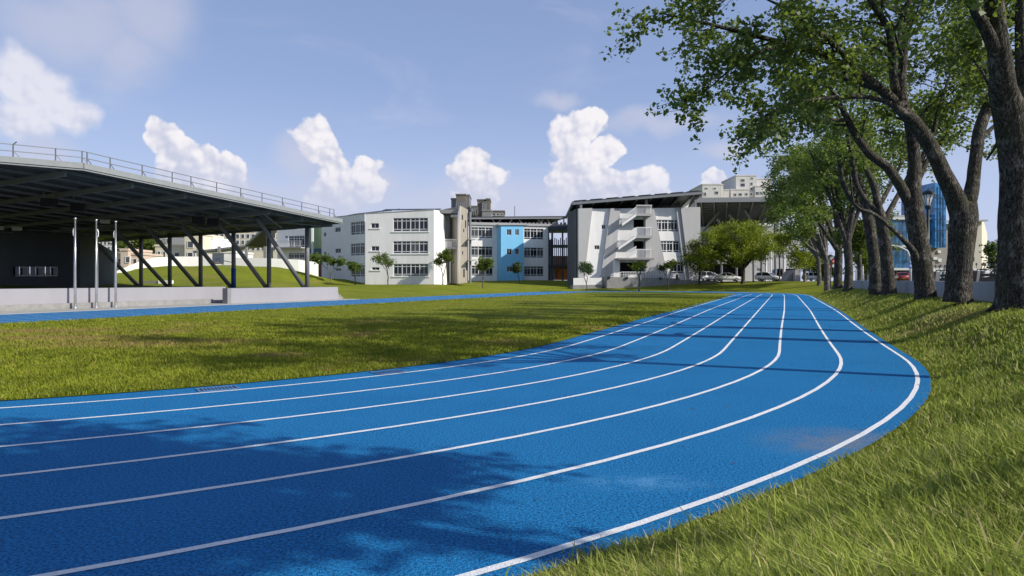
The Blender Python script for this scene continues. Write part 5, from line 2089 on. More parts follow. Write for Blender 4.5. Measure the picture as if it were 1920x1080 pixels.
B1 = tm.limb(limb_px([(1694, 210, 19.5, .18), (1690, 160, 19.6, .15), (1694, 110, 19.7, .13), (1700, 50, 19.8, .115), (1704, -20, 20, .09), (1700, -120, 20.2, .05)]), .3, 9)
B2 = tm.limb(limb_px([(1690, 205, 19.5, .16), (1676, 150, 19.3, .13), (1672, 90, 19.1, .12), (1664, 50, 19, .11), (1640, 15, 18.8, .09), (1600, -50, 18.5, .05), (1560, -110, 18, .03)]), .3, 9)
B3 = tm.limb(limb_px([(1655, 170, 19.2, .10), (1590, 150, 19.8, .08), (1520, 125, 20.2, .065), (1440, 112, 20.5, .05), (1370, 100, 20.7, .035), (1290, 85, 21, .02)]), .3, 7)
B4 = tm.limb(limb_px([(1612, 142, 18.9, .09), (1575, 95, 18.2, .07), (1530, 55, 17.6, .055), (1470, 15, 17, .04), (1400, -20, 16.6, .02)]), .3, 7)
B5 = tm.limb(limb_px([(1700, 215, 19.5, .12), (1660, 190, 19, .08), (1600, 180, 18.4, .06), (1540, 185, 17.9, .05), (1480, 195, 17.5, .035), (1430, 220, 17.2, .02)]), .3, 7)
B6 = tm.limb(limb_px([(1480, 84, 18.3, .06), (1420, 100, 18, .05), (1370, 130, 17.8, .035), (1330, 165, 17.6, .02), (1300, 185, 17.5, .012)]), .3, 6)
B7 = tm.limb(limb_px([(1832, 270, 20.8, .10), (1860, 240, 21.4, .08), (1890, 215, 22, .05)]), .3, 6)
for q, s0, L in ((BL, .5, 2.0), (B1, .22, 2.3), (B2, .25, 2.1), (B3, .2, 1.9), (B4, .2, 1.8), (B5, .25, 1.5), (B6, .25, 1.0), (BR, .38, 2.3), (BR, .45, 2.3)):
    tm.spread(q, s0, .42, L, .12, LEFT, outw=.35)
finish_tree(tm, 'shade_tree', 'dark forked trunk whose long left limb reaches far over the track', bB, M_BARK, M_LEAF, 10, .115, .15, ROW)

# --- tree C: behind, thick left limb and low side branch
tm = TreeMesh(23)
bC = P(1733, 555, 26.3)
bC.z = gz(bC.x, bC.y) - .05
C0 = tm.limb(limb_px([(1736, 566, 26.3, .46), (1734, 540, 26.3, .41), (1728, 490, 26.3, .39), (1721, 440, 26.3, .38), (1714, 395, 26.3, .37), (1712, 350, 26.3, .32), (1715, 310, 26.4, .28), (1710, 260, 26.5, .24), (1700, 210, 26.6, .18),
                      (1690, 150, 26.8, .13), (1686, 80, 27, .09), (1690, 0, 27.2, .05)]), .35, 13, .05)
CL = tm.limb(limb_px([(1710, 390, 26.3, .27), (1690, 352, 26.2, .23), (1662, 312, 26, .20), (1632, 290, 25.8, .19), (1602, 250, 25.5, .16), (1580, 205, 25.2, .12), (1555, 165, 25, .09), (1520, 130, 24.6, .06), (1480, 110, 24.2, .03)]), .35, 11, .05)
CS = tm.limb(limb_px([(1722, 500, 26.3, .17), (1712, 470, 26, .15), (1692, 448, 25.9, .11), (1668, 425, 25.8, .09), (1640, 402, 25.6, .08), (1612, 392, 25.4, .07), (1600, 380, 25.2, .05), (1594, 330, 25, .035)]), .3, 9, .05)
C1 = tm.limb(limb_px([(1716, 350, 26.4, .16), (1740, 300, 27, .12), (1770, 250, 27.5, .09), (1800, 200, 28, .06), (1820, 140, 28.5, .03)]), .35, 8)
C2 = tm.limb(limb_px([(1590, 225, 25.3, .09), (1530, 225, 24.6, .06), (1480, 230, 24, .04), (1440, 242, 23.6, .025), (1412, 248, 23.3, .012)]), .3, 6)
C3 = tm.limb(limb_px([(1705, 230, 26.6, .1), (1660, 180, 26, .07), (1620, 120, 25.5, .04)]), .3, 6)
C4 = tm.limb(limb_px([(1713, 330, 26.4, .14), (1745, 260, 26.8, .11), (1765, 190, 27.2, .08), (1790, 110, 27.6, .05), (1800, 40, 28, .03)]), .35, 7)
for q, s0, L in ((C0, .5, 2.8), (CL, .42, 2.3), (C1, .25, 2.6), (C1, .4, 2.6), (C2, .2, 1.2), (C3, .2, 2.2), (C4, .25, 2.8), (C4, .4, 2.8)):
    tm.spread(q, s0, .5, L, .15, LEFT, outw=.3)
finish_tree(tm, 'shade_tree', 'thick leaning trunk beside the lamp post with a low side branch on its left', bC, M_BARK, M_LEAF, 11, .15, .17, ROW)

# --- trees D: the pair farther along
for sd, x, D, lab, fk in ((24, 1667, 35.6, 'dark trunk before the concrete wall, right one of the close pair', 1), (25, 1643, 38.5, 'dark trunk left one of the close pair, right of the second lamp post', -1)):
    tm = TreeMesh(sd)
    b = P(x, 541, D)
    b.z = gz(b.x, b.y) - .05
    T0 = tm.limb(limb_px([(x, 552, D, .42), (x - 1, 530, D, .36), (x - 5, 480, D, .335), (x - 12, 430, D, .32), (x - 20, 390, D, .29)]), .4, 12, .06)
    TL = tm.limb(limb_px([(x - 18, 398, D, .24), (x - 45, 375, D, .19), (x - 62, 345, D - .5, .17), (x - 70, 300, D - 1, .13), (x - 80, 250, D - 1.5, .09), (x - 100, 200, D - 2, .05)]), .4, 9)
    TM = tm.limb(limb_px([(x - 18, 400, D, .26), (x - 28, 350, D, .21), (x - 45, 310, D + .5, .17), (x - 52, 260, D + 1, .12), (x - 48, 200, D + 1.5, .07), (x - 40, 140, D + 2, .04)]), .4, 9)
    TR = tm.limb(limb_px([(x - 12, 420, D, .2), (x + 12, 375, D + .5, .16), (x + 38, 325, D + 1.5, .12), (x + 60, 270, D + 2, .07), (x + 70, 215, D + 3, .04)]), .4, 8)
    for q, s0 in ((TL, .45), (TM, .5), (TR, .45)):
        tm.spread(q, s0, .6, 2.4, .15, LEFT, outw=.2)
    finish_tree(tm, 'shade_tree', lab, b, M_BARK, M_LEAF, 10, .26, .20, ROW)

# --- farther trees of the row and the park trees: trunk that branches upward into a rounded crown


def far_tree(seed, name, label, px, D, th, crown, bark, leaf, r0, forks=5, per=7, size=.26, sigma=.3, group=None, nleaf=900, base_split=.3, clusters=None, zoff=0.0, droop=.3, cat='tree'):
    """crown = list of (px, py, rx_px, ry_px, depth offset) ellipsoids that the foliage clumps fill"""
    tm = TreeMesh(seed)
    r = tm.r
    b = G(px, D, -.05 + zoff)
    fork_z = b.z + th
    top = []
    els = []
    for (cx, cy, rx, ry, dz) in crown:
        c = np.array(P(cx, cy, D + dz))
        els.append((c, rx / FPX * D, ry / FPX * D))
    base = np.array([b.x, b.y, b.z])
    fp = base + np.array([r.uniform(-.15, .15), 0, th])
    tm.limb(np.array([[*base, r0 * 1.35], [*(base + [0, 0, .25]), r0 * 1.05], [*((base + fp) / 2 + [r.uniform(-.1, .1), 0, 0]), r0 * .95], [*fp, r0 * .9]]), .4, 9, .06)
    wsum = sum(e[1] ** 2 * e[2] for e in els)
    tips = []
    for e in els:
        k = max(1, int(round(forks * e[1] ** 2 * e[2] / wsum)))
        for _ in range(k):
            d = r.normal(0, 1, 3)
            d /= np.linalg.norm(d)
            d[2] = abs(d[2]) * .6
            tip = e[0] + d * np.array([e[1], e[1], e[2]]) * r.uniform(.45, .8)
            mid = fp + (tip - fp) * .5 + np.array([0, 0, -.10 * np.linalg.norm(tip - fp)]) * r.uniform(-.4, 1)
            q = tm.limb(np.array([[*(fp - [0, 0, .2]), r0 * .6], [*mid, r0 * .34], [*tip, r0 * .10]]), .5, 6)
            tips.append(q)
            for __ in range(3):
                i = r.randint(len(q) // 3, len(q))
                d2 = r.normal(0, 1, 3) + np.array([0, 0, .4])
                tm.branch(q[i, :3], d2, e[1] * r.uniform(.25, .5), r0 * .15, n=4, steps=4)
    # clumps spread through the crown volume, denser near its skin, with gaps
    pts = []
    for e in els:
        m_ = int(nleaf * e[1] ** 2 * e[2] / wsum)
        nb = max(8, m_ // 16)
        d = r.normal(0, 1, (nb, 3))
        d /= np.linalg.norm(d, axis=1)[:, None]
        rad_ = r.uniform(.12, 1.0, nb) ** .42
        cc = e[0] + d * rad_[:, None] * np.array([e[1], e[1], e[2]])
        cs = np.repeat(cc, 16, axis=0) + r.normal(0, 1, (nb * 16, 3)) * np.array([.17, .17, .13]) * e[1] ** .5 * 1.2
        pts.append(cs)
    tm.tw = [np.concatenate(pts)]
    return finish_tree(tm, name, label, (b.x, b.y, b.z), bark, leaf, per, sigma, size, group, droop, .5, cat)


far_tree(31, 'shade_tree', 'row tree with twin trunks left of the second lamp post, dark crown over the path', 1590, 56, 4.2,
         [(1590, 330, 75, 70, 0), (1640, 290, 60, 60, 3), (1560, 280, 60, 60, 2), (1620, 390, 45, 35, 4)], M_BARK, M_LEAF, .36, 9, 7, .27, .30, ROW, 1500)
far_tree(32, 'shade_tree', 'row tree with a thick trunk right of the red round sign', 1571, 68, 4.0,
         [(1545, 330, 60, 62, 0), (1580, 300, 60, 60, 2), (1520, 385, 52, 45, -1)], M_BARK, M_LEAF, .42, 8, 7, .30, .33, ROW, 1300)
far_tree(33, 'shade_tree', 'row tree with a fan of rising stems left of the red round sign', 1551, 84, 4.2,
         [(1512, 330, 62, 58, 0), (1478, 365, 40, 52, 2), (1545, 385, 55, 45, 2), (1495, 410, 50, 38, -2)], M_BARK3, M_LEAF, .36, 12, 7, .34, .38, ROW, 1500)
far_tree(34, 'shade_tree', 'yellow-tinged crown at the left end of the tree row beside the pavilion canopy', 1536, 98, 4.0,
         [(1480, 330, 38, 42, 0), (1500, 300, 38, 28, 3), (1462, 385, 28, 45, 2), (1520, 440, 36, 26, 3)], M_BARK3, M_LEAF2, .30, 8, 7, .36, .4, ROW, 1200)
far_tree(35, 'park_tree', 'pale multi-stemmed tree with light green crown at the end of the lane lines', 1509, 106, 3.0,
         [(1502, 460, 30, 34, 0), (1478, 448, 24, 22, 1), (1525, 480, 24, 24, 0), (1497, 492, 24, 18, -1)], M_BARK2, M_LEAFY, .24, 8, 7, .28, .32, None, 1000)
far_tree(36, 'park_tree', 'broad low tree with a yellow-green top in front of the white cars', 1393, 113, 2.8,
         [(1388, 446, 56, 28, 0), (1338, 458, 40, 25, 0), (1430, 450, 28, 20, 1), (1375, 474, 72, 20, 0), (1322, 482, 28, 20, -1)], M_BARK, M_LEAFY, .34, 16, 8, .27, .32, None, 3600)
far_tree(37, 'park_tree', 'small dark round tree left of the white cars', 1311, 116, 3.2, [(1309, 482, 28, 30, 0), (1295, 492, 20, 18, 0)], M_BARK, M_LEAF, .16, 6, 7, .24, .3, None, 800)
far_tree(38, 'park_tree', 'green round-headed tree behind the second lamp post', 1612, 62, 3.6, [(1607, 445, 34, 34, 0)], M_BARK3, M_LEAF2, .16, 6, 7, .25, .28, None, 600)
far_tree(39, 'park_tree', 'thin tree in front of the pavilion columns', 1461, 118, 4.5, [(1462, 455, 26, 22, 0)], M_BARK, M_LEAFY, .14, 4, 7, .27, .3, None, 350)
far_tree(41, 'far_tree', 'dark green tree between the boundary wall and the grey house', 250, 150, 3, [(250, 462, 40, 30, 0), (285, 470, 24, 22, 1)], M_BARK3, M_LEAF2, .3, 6, 7, .5, .5, None, 900)
far_tree(42, 'far_tree', 'hazy tree clump at the right end of the street beyond the last trunk', 1866, 120, 2, [(1862, 480, 14, 24, 0), (1885, 486, 26, 28, 2)], M_BARK3, M_LEAFB, .3, 5, 7, .5, .5, None, 600)
far_tree(43, 'far_tree', 'small hedge-like tree behind the twin-trunk row tree', 1545, 125, 2.0, [(1548, 500, 30, 22, 0), (1530, 505, 22, 18, 2)], M_BARK3, M_LEAF2, .2, 5, 7, .4, .4, None, 600)
far_tree(44, 'far_tree', 'street tree seen between the wall and the blue glass building', 1625, 118, 3, [(1630, 480, 34, 30, 0), (1655, 455, 24, 36, 2)], M_BARK3, M_LEAF2, .25, 5, 7, .4, .4, None, 800)

# trees standing just outside the frame whose shadows fall across the track and lawn
for sd, la, al, lab in ((51, 26.9, -3.4, 'shade tree just past the right edge of the frame beside the bend'), (52, 26.6, -12.8, 'shade tree by the bend closest to the viewer, right of the frame')):
    tm = TreeMesh(sd)
    x, y = L2W(la, al)
    b = np.array([x, y, gz(x, y) - .05])
    hgt = 5.0 if sd == 51 else 4.3
    rr_ = .17 if sd == 51 else .16
    q = tm.limb(np.array([[*b, rr_ * 1.3], [*(b + [0, 0, .5]), rr_], [*(b + [-.1, .05, hgt * .6]), rr_ * .85], [*(b + [-.3, 0, hgt]), rr_ * .8]]), .4, 12, .06)
    k_ = 7 if sd == 51 else 5
    for k in range(k_):
        a = 2 * PI * k / k_ + .4
        up_ = tm.r.uniform(3, 6.5) if sd == 51 else tm.r.uniform(.6, 2.2)
        out_ = tm.r.uniform(2.5, 5.0) if sd == 51 else tm.r.uniform(.7, 1.5)
        d = np.array([math.cos(a) * out_, math.sin(a) * out_, up_])
        p = q[-1, :3]
        ql = tm.limb(np.array([[*(p - [0, 0, .3]), rr_ * .55], [*(p + d * .4 + [0, 0, -.3]), rr_ * .35], [*(p + d), .03]]), .4, 7)
        tm.spread(ql, .35, .5 if sd == 51 else .35, 2.0 if sd == 51 else 1.2, .15)
    finish_tree(tm, 'shade_tree', lab, b, M_BARK, M_LEAF, 8 if sd == 51 else 26, .2, .17, ROW)

# ------------------------------------------------------------------ young frangipani trees on the slope
FR = 'young trees planted on the grass slope'


def plumeria(seed, label, px, D, h, spread, forks, leaf, per, size, bark=M_BARK3, lean=0.0, bare=0.0, r0=.10):
    tm = TreeMesh(seed)
    r = tm.r
    b = G(px, D, -.05)
    base = np.array([b.x, b.y, b.z])
    ends = []

    def go(p, d, L, rad_, lev):
        d = d / np.linalg.norm(d)
        e = p + d * L
        tm.limb(np.array([[*p, rad_], [*(p + d * L * .5 + r.normal(0, .04, 3)), rad_ * .88], [*e, rad_ * .8]]), .25, 7, .05)
        if lev == 0:
            if r.rand() > bare:
                ends.append(e)
            return
        if lev == 1 and r.rand() > .45 + bare:
            ends.append(e)
        for k in range(2 if lev > 1 or r.rand() < .6 else 3):
            an = r.uniform(0, 2 * PI) if k == 0 else an + PI * r.uniform(.6, 1.3)
            dd = d + np.array([math.cos(an) * spread, math.sin(an) * spread, .30]) * r.uniform(.7, 1.2)
            go(e, dd, L * r.uniform(.6, 1.0), rad_ * .68, lev - 1)
    go(base, np.array([lean, 0, 1.0]), h * .27, r0, forks)
    pts = []
    for e in ends:
        pts.append(e + np.array([0, 0, -.05]) + r.normal(0, 1, (18, 3)) * np.array([.22, .22, .20]) * (h / 4) ** .5)
    tm.tw = pts
    return finish_tree(tm, 'young_tree', label, (b.x, b.y, b.z), bark, leaf, per, .12, size, FR, .1, .3)


plumeria(61, 'young tree with a V-shaped bare trunk in front of the set-back wing', 621, 101, 4.6, .75, 4, M_LEAF, 5, .26)
plumeria(62, 'thin young tree by the corner of the set-back wing and the tall-windowed block', 666, 98, 3.9, .5, 4, M_LEAF, 4, .24)
plumeria(63, 'sparse young tree with leaf tufts on bare forks before the tall-windowed block', 728, 96, 4.4, .75, 4, M_LEAF, 3, .22)
plumeria(64, 'slim young tree standing before the stair hall balcony', 830, 101, 4.6, .35, 4, M_LEAF2, 4, .26)
plumeria(65, 'young tree with a pale straight stem before the left window bay of the blue-bay building', 905.5, 104, 5.0, .5, 4, M_LEAF, 5, .28)
plumeria(66, 'small young tree in front of the right side of the sky-blue bay', 973, 124, 4.4, .5, 4, M_LEAFB, 5, .27)
plumeria(67, 'grey-green young tree with several stems at the left corner of the stair building', 1101, 104, 5.4, .62, 5, M_LEAFB, 4, .20, lean=-.1)
plumeria(68, 'almost bare young tree with twisted trunks before the outside stair', 1198, 108, 5.4, .55, 3, M_LEAFY, 6, .3, lean=.05, bare=.5, r0=.17)
plumeria(69, 'young tree with a forked dark trunk before the slanted window bays', 1252, 112, 5.4, .6, 4, M_LEAF2, 6, .28, bare=.3, r0=.15)
plumeria(70, 'small bush-like young tree under the last upright column of the canopy', 589, 110, 4.0, .7, 4, M_LEAF, 5, .26)
# ------------------------------------------------------------------ bank-top wall, street, lamps, vehicles
M_SEATW = mat('grey_wall_render', (0.33, 0.345, 0.37), 0.85, 0.12, 1.6, 0.25, 30.0, var2=0.3, stretch=(1, 1, .3))
bw2 = thing('seat_wall', 'low grey concrete wall in long blocks behind the row of trees', 'wall', lv(27.6, 10, 1.0))
a0 = -1.0
wr_ = random.Random(2)
while a0 < 62:
    L = 4.4
    x, y = L2W(27.6, a0 + L / 2)
    g0 = gz(*L2W(27.6, a0)) - .25
    bm = bmesh.new()
    zt_ = 1.60 + .002 * a0
    add_box(bm, 27.45, 27.75, a0, a0 + L - .02, g0, zt_, MLOC)
    bmesh.ops.bevel(bm, geom=[e for e in bm.edges], offset=.02, segments=1, affect='EDGES')
    wpart('wall_block', bm, M_SEATW, bw2)
    a0 += L

# street behind the wall
bm = bmesh.new()
add_box(bm, 28.0, 31.0, -10, 110, .9, 1.14, MLOC)
struct(link('sidewalk', bm2mesh('sidewalk', bm), M_PAVE))
bm = bmesh.new()
vs = [bm.verts.new(lv(a, b, z)) for a, b, z in ((31.0, -10, 1.16), (60, -10, 1.16), (60, 120, 1.62), (31.0, 120, 1.62))]
bm.faces.new(vs)
struct(link('road', bm2mesh('road', bm), M_ASPH))
bm = bmesh.new()
q = [P(1180, 529.5, 119), P(1560, 529.5, 112), P(1560, 527, 150), P(1290, 527, 150)]
bm.faces.new([bm.verts.new((p.x, p.y, 1.66)) for p in (P(1310, 0, 117.5), P(1520, 0, 117.5), P(1540, 0, 148), P(1310, 0, 148))])
struct(link('parking_area', bm2mesh('parking_area', bm), M_ASPH))

# lamp posts with a four-sided lantern
M_LAMPBLK = mat('dark_green_black_iron', (0.012, 0.020, 0.022), 0.45, 0.1, 6.0)
M_LANTERN = mat('white_lantern_glass', (0.80, 0.81, 0.82), 0.15, 0.05, 5.0)


def lamp_post(px, D, ytop, label):
    b = G(px, D)
    h = CH - (ytop - HY) / FPX * D - b.z
    t = thing('lamp_post', label, 'lamp post', b, 0, 'black lamp posts with white lanterns')
    bm = bmesh.new()
    add_lathe(bm, [(.14, 0), (.14, .25), (.09, .45), (.062, .9), (.055, h - .80)], 12)
    part('post', bm, M_LAMPBLK, t, True)
    bm = bmesh.new()
    add_lathe(bm, [(.06, h - .85), (.10, h - .80), (.13, h - .70), (.10, h - .66)], 8)
    part('collar', bm, M_LAMPBLK, t)
    bm = bmesh.new()
    add_lathe(bm, [(.11, h - .66), (.25, h - .20)], 4, Matrix.Rotation(PI / 4, 4, 'Z'))
    part('lantern', bm, M_LANTERN, t)
    bm = bmesh.new()
    for k in range(8):
        a = PI / 4 * k
        f = 1.0 if k % 2 else .72
        a += PI / 4 * 0
        add_bar(bm, (.112 * f * math.cos(a), .112 * f * math.sin(a), h - .66), (.256 * f * math.cos(a), .256 * f * math.sin(a), h - .20), .018)
    part('lantern_frame', bm, M_LAMPBLK, t)
    bm = bmesh.new()
    add_lathe(bm, [(.30, h - .20), (.29, h - .14), (.17, h - .04), (.05, h), (.02, h + .05)], 8)
    part('lamp_cap', bm, M_LAMPBLK, t)


lamp_post(1740, 29.0, 357, 'black lamp post with white lantern right beside the thick leaning trunk')
lamp_post(1631.5, 46.0, 430, 'black lamp post with white lantern left of the close pair of trunks')
lamp_post(1609.5, 62.0, 452, 'thin dark lamp post before the round-headed street tree')
lamp_post(1557.5, 84.0, 478, 'farthest thin dark post just left of the red round sign')

# traffic signs
M_RED = mat('red_sign', (0.55, 0.02, 0.03), 0.4)
M_BLUES = mat('blue_sign', (0.02, 0.10, 0.40), 0.4)
M_WHITEM = mat('white_metal', (0.60, 0.61, 0.62), 0.4)
for px, D, y0, yb, kind, lab in ((1564, 92, 490, 500, 'plate', 'red round road sign above a small white plate left of the thick trunk'), (1555, 98, 500, 0, 'none', 'small red round road sign lower left of the plated one')):
    b = G(px, D)
    z0 = P(px, y0, D).z - b.z
    t = thing('road_sign', lab, 'road sign', b, 0, 'red round road signs by the path')
    bm = bmesh.new()
    add_tube(bm, [(0, .04, 0), (0, .04, z0 + .3)], .05, 8)
    part('post', bm, M_WHITEM, t)
    bm = bmesh.new()
    add_lathe(bm, [(.30, -.02), (.30, .02)], 20, Matrix.Translation((0, 0, z0)) @ Matrix.Rotation(PI / 2, 4, 'X'))
    part('disc', bm, M_RED, t)
    bm = bmesh.new()
    add_box(bm, -.2, .2, -.03, -.022, z0 - .05, z0 + .05)
    part('bar', bm, M_WHITEM, t)
    if kind == 'plate':
        z1 = P(px, 498.5, D).z - b.z
        bm = bmesh.new()
        add_box(bm, -.24, .24, -.02, .02, z1 - .2, z1 + .2)
        part('plate', bm, M_WHITEM, t)
# curved white street light with a small blue sign
D = 75.0
b = G(1707, D)
t = thing('street_light', 'white curved street light with a small blue sign between the trunks', 'street light', b)
zt_ = P(1700, 462, D).z - b.z
bm = bmesh.new()
w_ = D / FPX
add_tube(bm, [(0, 0, 0), (0, 0, zt_ * .5), (-.02, 0, zt_ - 1.3), (-.35, 0, zt_ - .5), (-1.0, 0, zt_ - .15), (-1.9, 0, zt_ + .1)], [.13, .11, .09, .08, .07, .06], 10)
part('pole', bm, M_WHITEM, t, True)
bm = bmesh.new()
add_prism(bm, [(-2.4, -.12, zt_ + .1), (-1.8, -.12, zt_ + .04), (-1.8, -.12, zt_ + .16), (-2.4, -.12, zt_ + .2)], Vector((0, .24, 0)))
part('lamp_head', bm, M_WHITEM, t)
zb_ = P(1707, 498, D).z - b.z
bm = bmesh.new()
add_box(bm, -.32, .32, -.16, -.12, zb_ - .3, zb_ + .3)
part('blue_sign', bm, M_BLUES, t)
bm = bmesh.new()
add_box(bm, -.2, .2, -.168, -.161, zb_ - .05, zb_ + .05)
add_box(bm, -.05, .05, -.1685, -.1615, zb_ - .2, zb_ + .2)
part('sign_mark', bm, M_WHITEM, t)
for px, D, lab in ((1604.5, 88, 'short white post nearer the lamp post'), (1618, 90, 'short white post farther right by the street tree')):
    b = G(px, D)
    t = thing('white_post', lab, 'post', b)
    bm = bmesh.new()
    add_tube(bm, [(0, 0, 0), (0, 0, 2.3), (-.3, 0, 2.9), (-1.1, 0, 3.3)] if px < 1610 else [(0, 0, 0), (0, 0, 2.6)], .07, 8)
    part('pole', bm, M_WHITEM, t, True)
    bm = bmesh.new()
    add_lathe(bm, [(.14, 0), (.14, .12), (.08, .15)], 10)
    part('foot', bm, M_WHITEM, t)

# blue glass building and beige hall across the street
D = 140.0
FGB = Facade(1672, D, 1768, D, 0, 0)
M_BGLASS = glass_mat('blue_curtain_glass', (0.045, 0.115, 0.22), 0.1)
M_BGLASS2 = glass_mat('bright_blue_panel', (0.035, 0.17, 0.38), 0.2)
gb = thing('glass_building', 'blue glass curtain-wall building seen between the tree trunks', 'building', (FGB.a.x, D, 1.2))
bm = bmesh.new()
add_prism(bm, [FGB.px(1670, 530), FGB.px(1742, 530), FGB.px(1742, 402), FGB.px(1670, 404)], -FGB.n * 14)
wpart('body', bm, M_GREYP, gb)
nx, nz = 10, 13
for i in range(nx):
    for j in range(nz):
        x0 = 1671 + i * 7.0
        y1 = 503 - j * 11.5
        if y1 - 11.5 < 404:
            continue
        bm = bmesh.new()
        add_prism(bm, [FGB.px(x0 + .25, y1 - .3, .12), FGB.px(x0 + 6.7, y1 - .3, .12), FGB.px(x0 + 6.7, y1 - 11.2, .12), FGB.px(x0 + .25, y1 - 11.2, .12)], -FGB.n * .1)
        wpart('glass_pane', bm, M_BGLASS, gb)
for y in (410, 462, 504.5):
    bm = bmesh.new()
    add_bar(bm, FGB.px(1668, y, .4), FGB.px(1766, y, .4), .22, .45)
    wpart('white_band', bm, M_WHITEM, gb)
bm = bmesh.new()
add_prism(bm, [FGB.px(1744, 465, 1.6), FGB.px(1764.5, 465, 1.6), FGB.px(1764.5, 352, 1.6), FGB.px(1744, 344, 1.6)], -FGB.n * 12)
wpart('blue_tower', bm, M_BGLASS2, gb)
for x in (1749, 1754.2, 1759.4):
    bm = bmesh.new()
    add_bar(bm, FGB.px(x, 464, 1.66), FGB.px(x, 352, 1.66), .10)
    wpart('mullion', bm, M_BGLASS, gb)
for y in (372, 392, 412, 432, 450):
    bm = bmesh.new()
    add_bar(bm, FGB.px(1744.2, y, 1.67), FGB.px(1764.3, y, 1.67), .10)
    wpart('mullion', bm, M_BGLASS, gb)
for k in range(8):
    x0 = 1673 + k * 8.4
    bm = bmesh.new()
    add_prism(bm, [FGB.px(x0, 527, .05), FGB.px(x0 + 7.4, 527, .05), FGB.px(x0 + 7.4, 508, .05), FGB.px(x0, 508, .05)], -FGB.n * .04)
    wpart('shop_window', bm, M_GLASS, gb)

FHH = Facade(1742, 141, 1838, 141, 0, 0)
hh_ = thing('beige_hall', 'beige grey hall with a low gable roof right of the blue glass building', 'building', (FHH.a.x, 141, 1.2))
M_HALL = mat('warm_grey_hall_wall', (.30, .27, .25), .85, .05, .5, var2=.1)
M_HALLC = mat('cream_hall_wall', (.50, .47, .40), .85, .05, .5)
bm = bmesh.new()
add_prism(bm, [FHH.px(1742, 527), FHH.px(1812, 527), FHH.px(1812, 418), FHH.px(1742, 421)], -FHH.n * 13)
wpart('wall', bm, M_HALL, hh_)
bm = bmesh.new()
add_prism(bm, [FHH.px(1812.2, 527, .3), FHH.px(1839, 527, .3), FHH.px(1839, 415, .3), FHH.px(1812.2, 416, .3)], -FHH.n * 13)
wpart('cream_wall', bm, M_HALLC, hh_)
FH2 = Facade(1839.2, 140.7, 1853, 154, 0, 0)
bm = bmesh.new()
add_prism(bm, [FH2.px(1839.2, 527), FH2.px(1853, 527), FH2.px(1851, 438), FH2.px(1845, 416), FH2.px(1839.2, 416)], -FH2.n * .4)
wpart('gable_wall', bm, mat('pale_gable', (.62, .57, .47), .85, .05), hh_)
bm = bmesh.new()
add_bar(bm, FHH.px(1741, 416.5, .6), FHH.px(1846, 414, .6), .9, .35)
wpart('roof_edge', bm, M_GREYP, hh_)
for x, y, w_, h_ in ((1817, 438, 9, 12), (1818, 486, 7, 8)):
    bm = bmesh.new()
    add_prism(bm, [FHH.px(x, y + h_ / 2, .36), FHH.px(x + w_, y + h_ / 2, .36), FHH.px(x + w_, y - h_ / 2, .36), FHH.px(x, y - h_ / 2, .36)], -FHH.n * .08)
    wpart('window', bm, M_GLASS, hh_)
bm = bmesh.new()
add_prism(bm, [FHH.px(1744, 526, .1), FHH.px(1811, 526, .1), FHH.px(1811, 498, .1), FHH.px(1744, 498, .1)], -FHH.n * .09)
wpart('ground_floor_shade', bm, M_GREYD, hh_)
for x, y, w_, h_ in ((1749, 484.5, 7, 5), (1758, 488, 6, 6), (1757, 472, 6, 5)):
    bm = bmesh.new()
    add_prism(bm, [FHH.px(x, y + h_ / 2, .25), FHH.px(x + w_, y + h_ / 2, .25), FHH.px(x + w_, y - h_ / 2, .25), FHH.px(x, y - h_ / 2, .25)], -FHH.n * .24)
    wpart('wall_unit', bm, M_LAMPW, hh_)


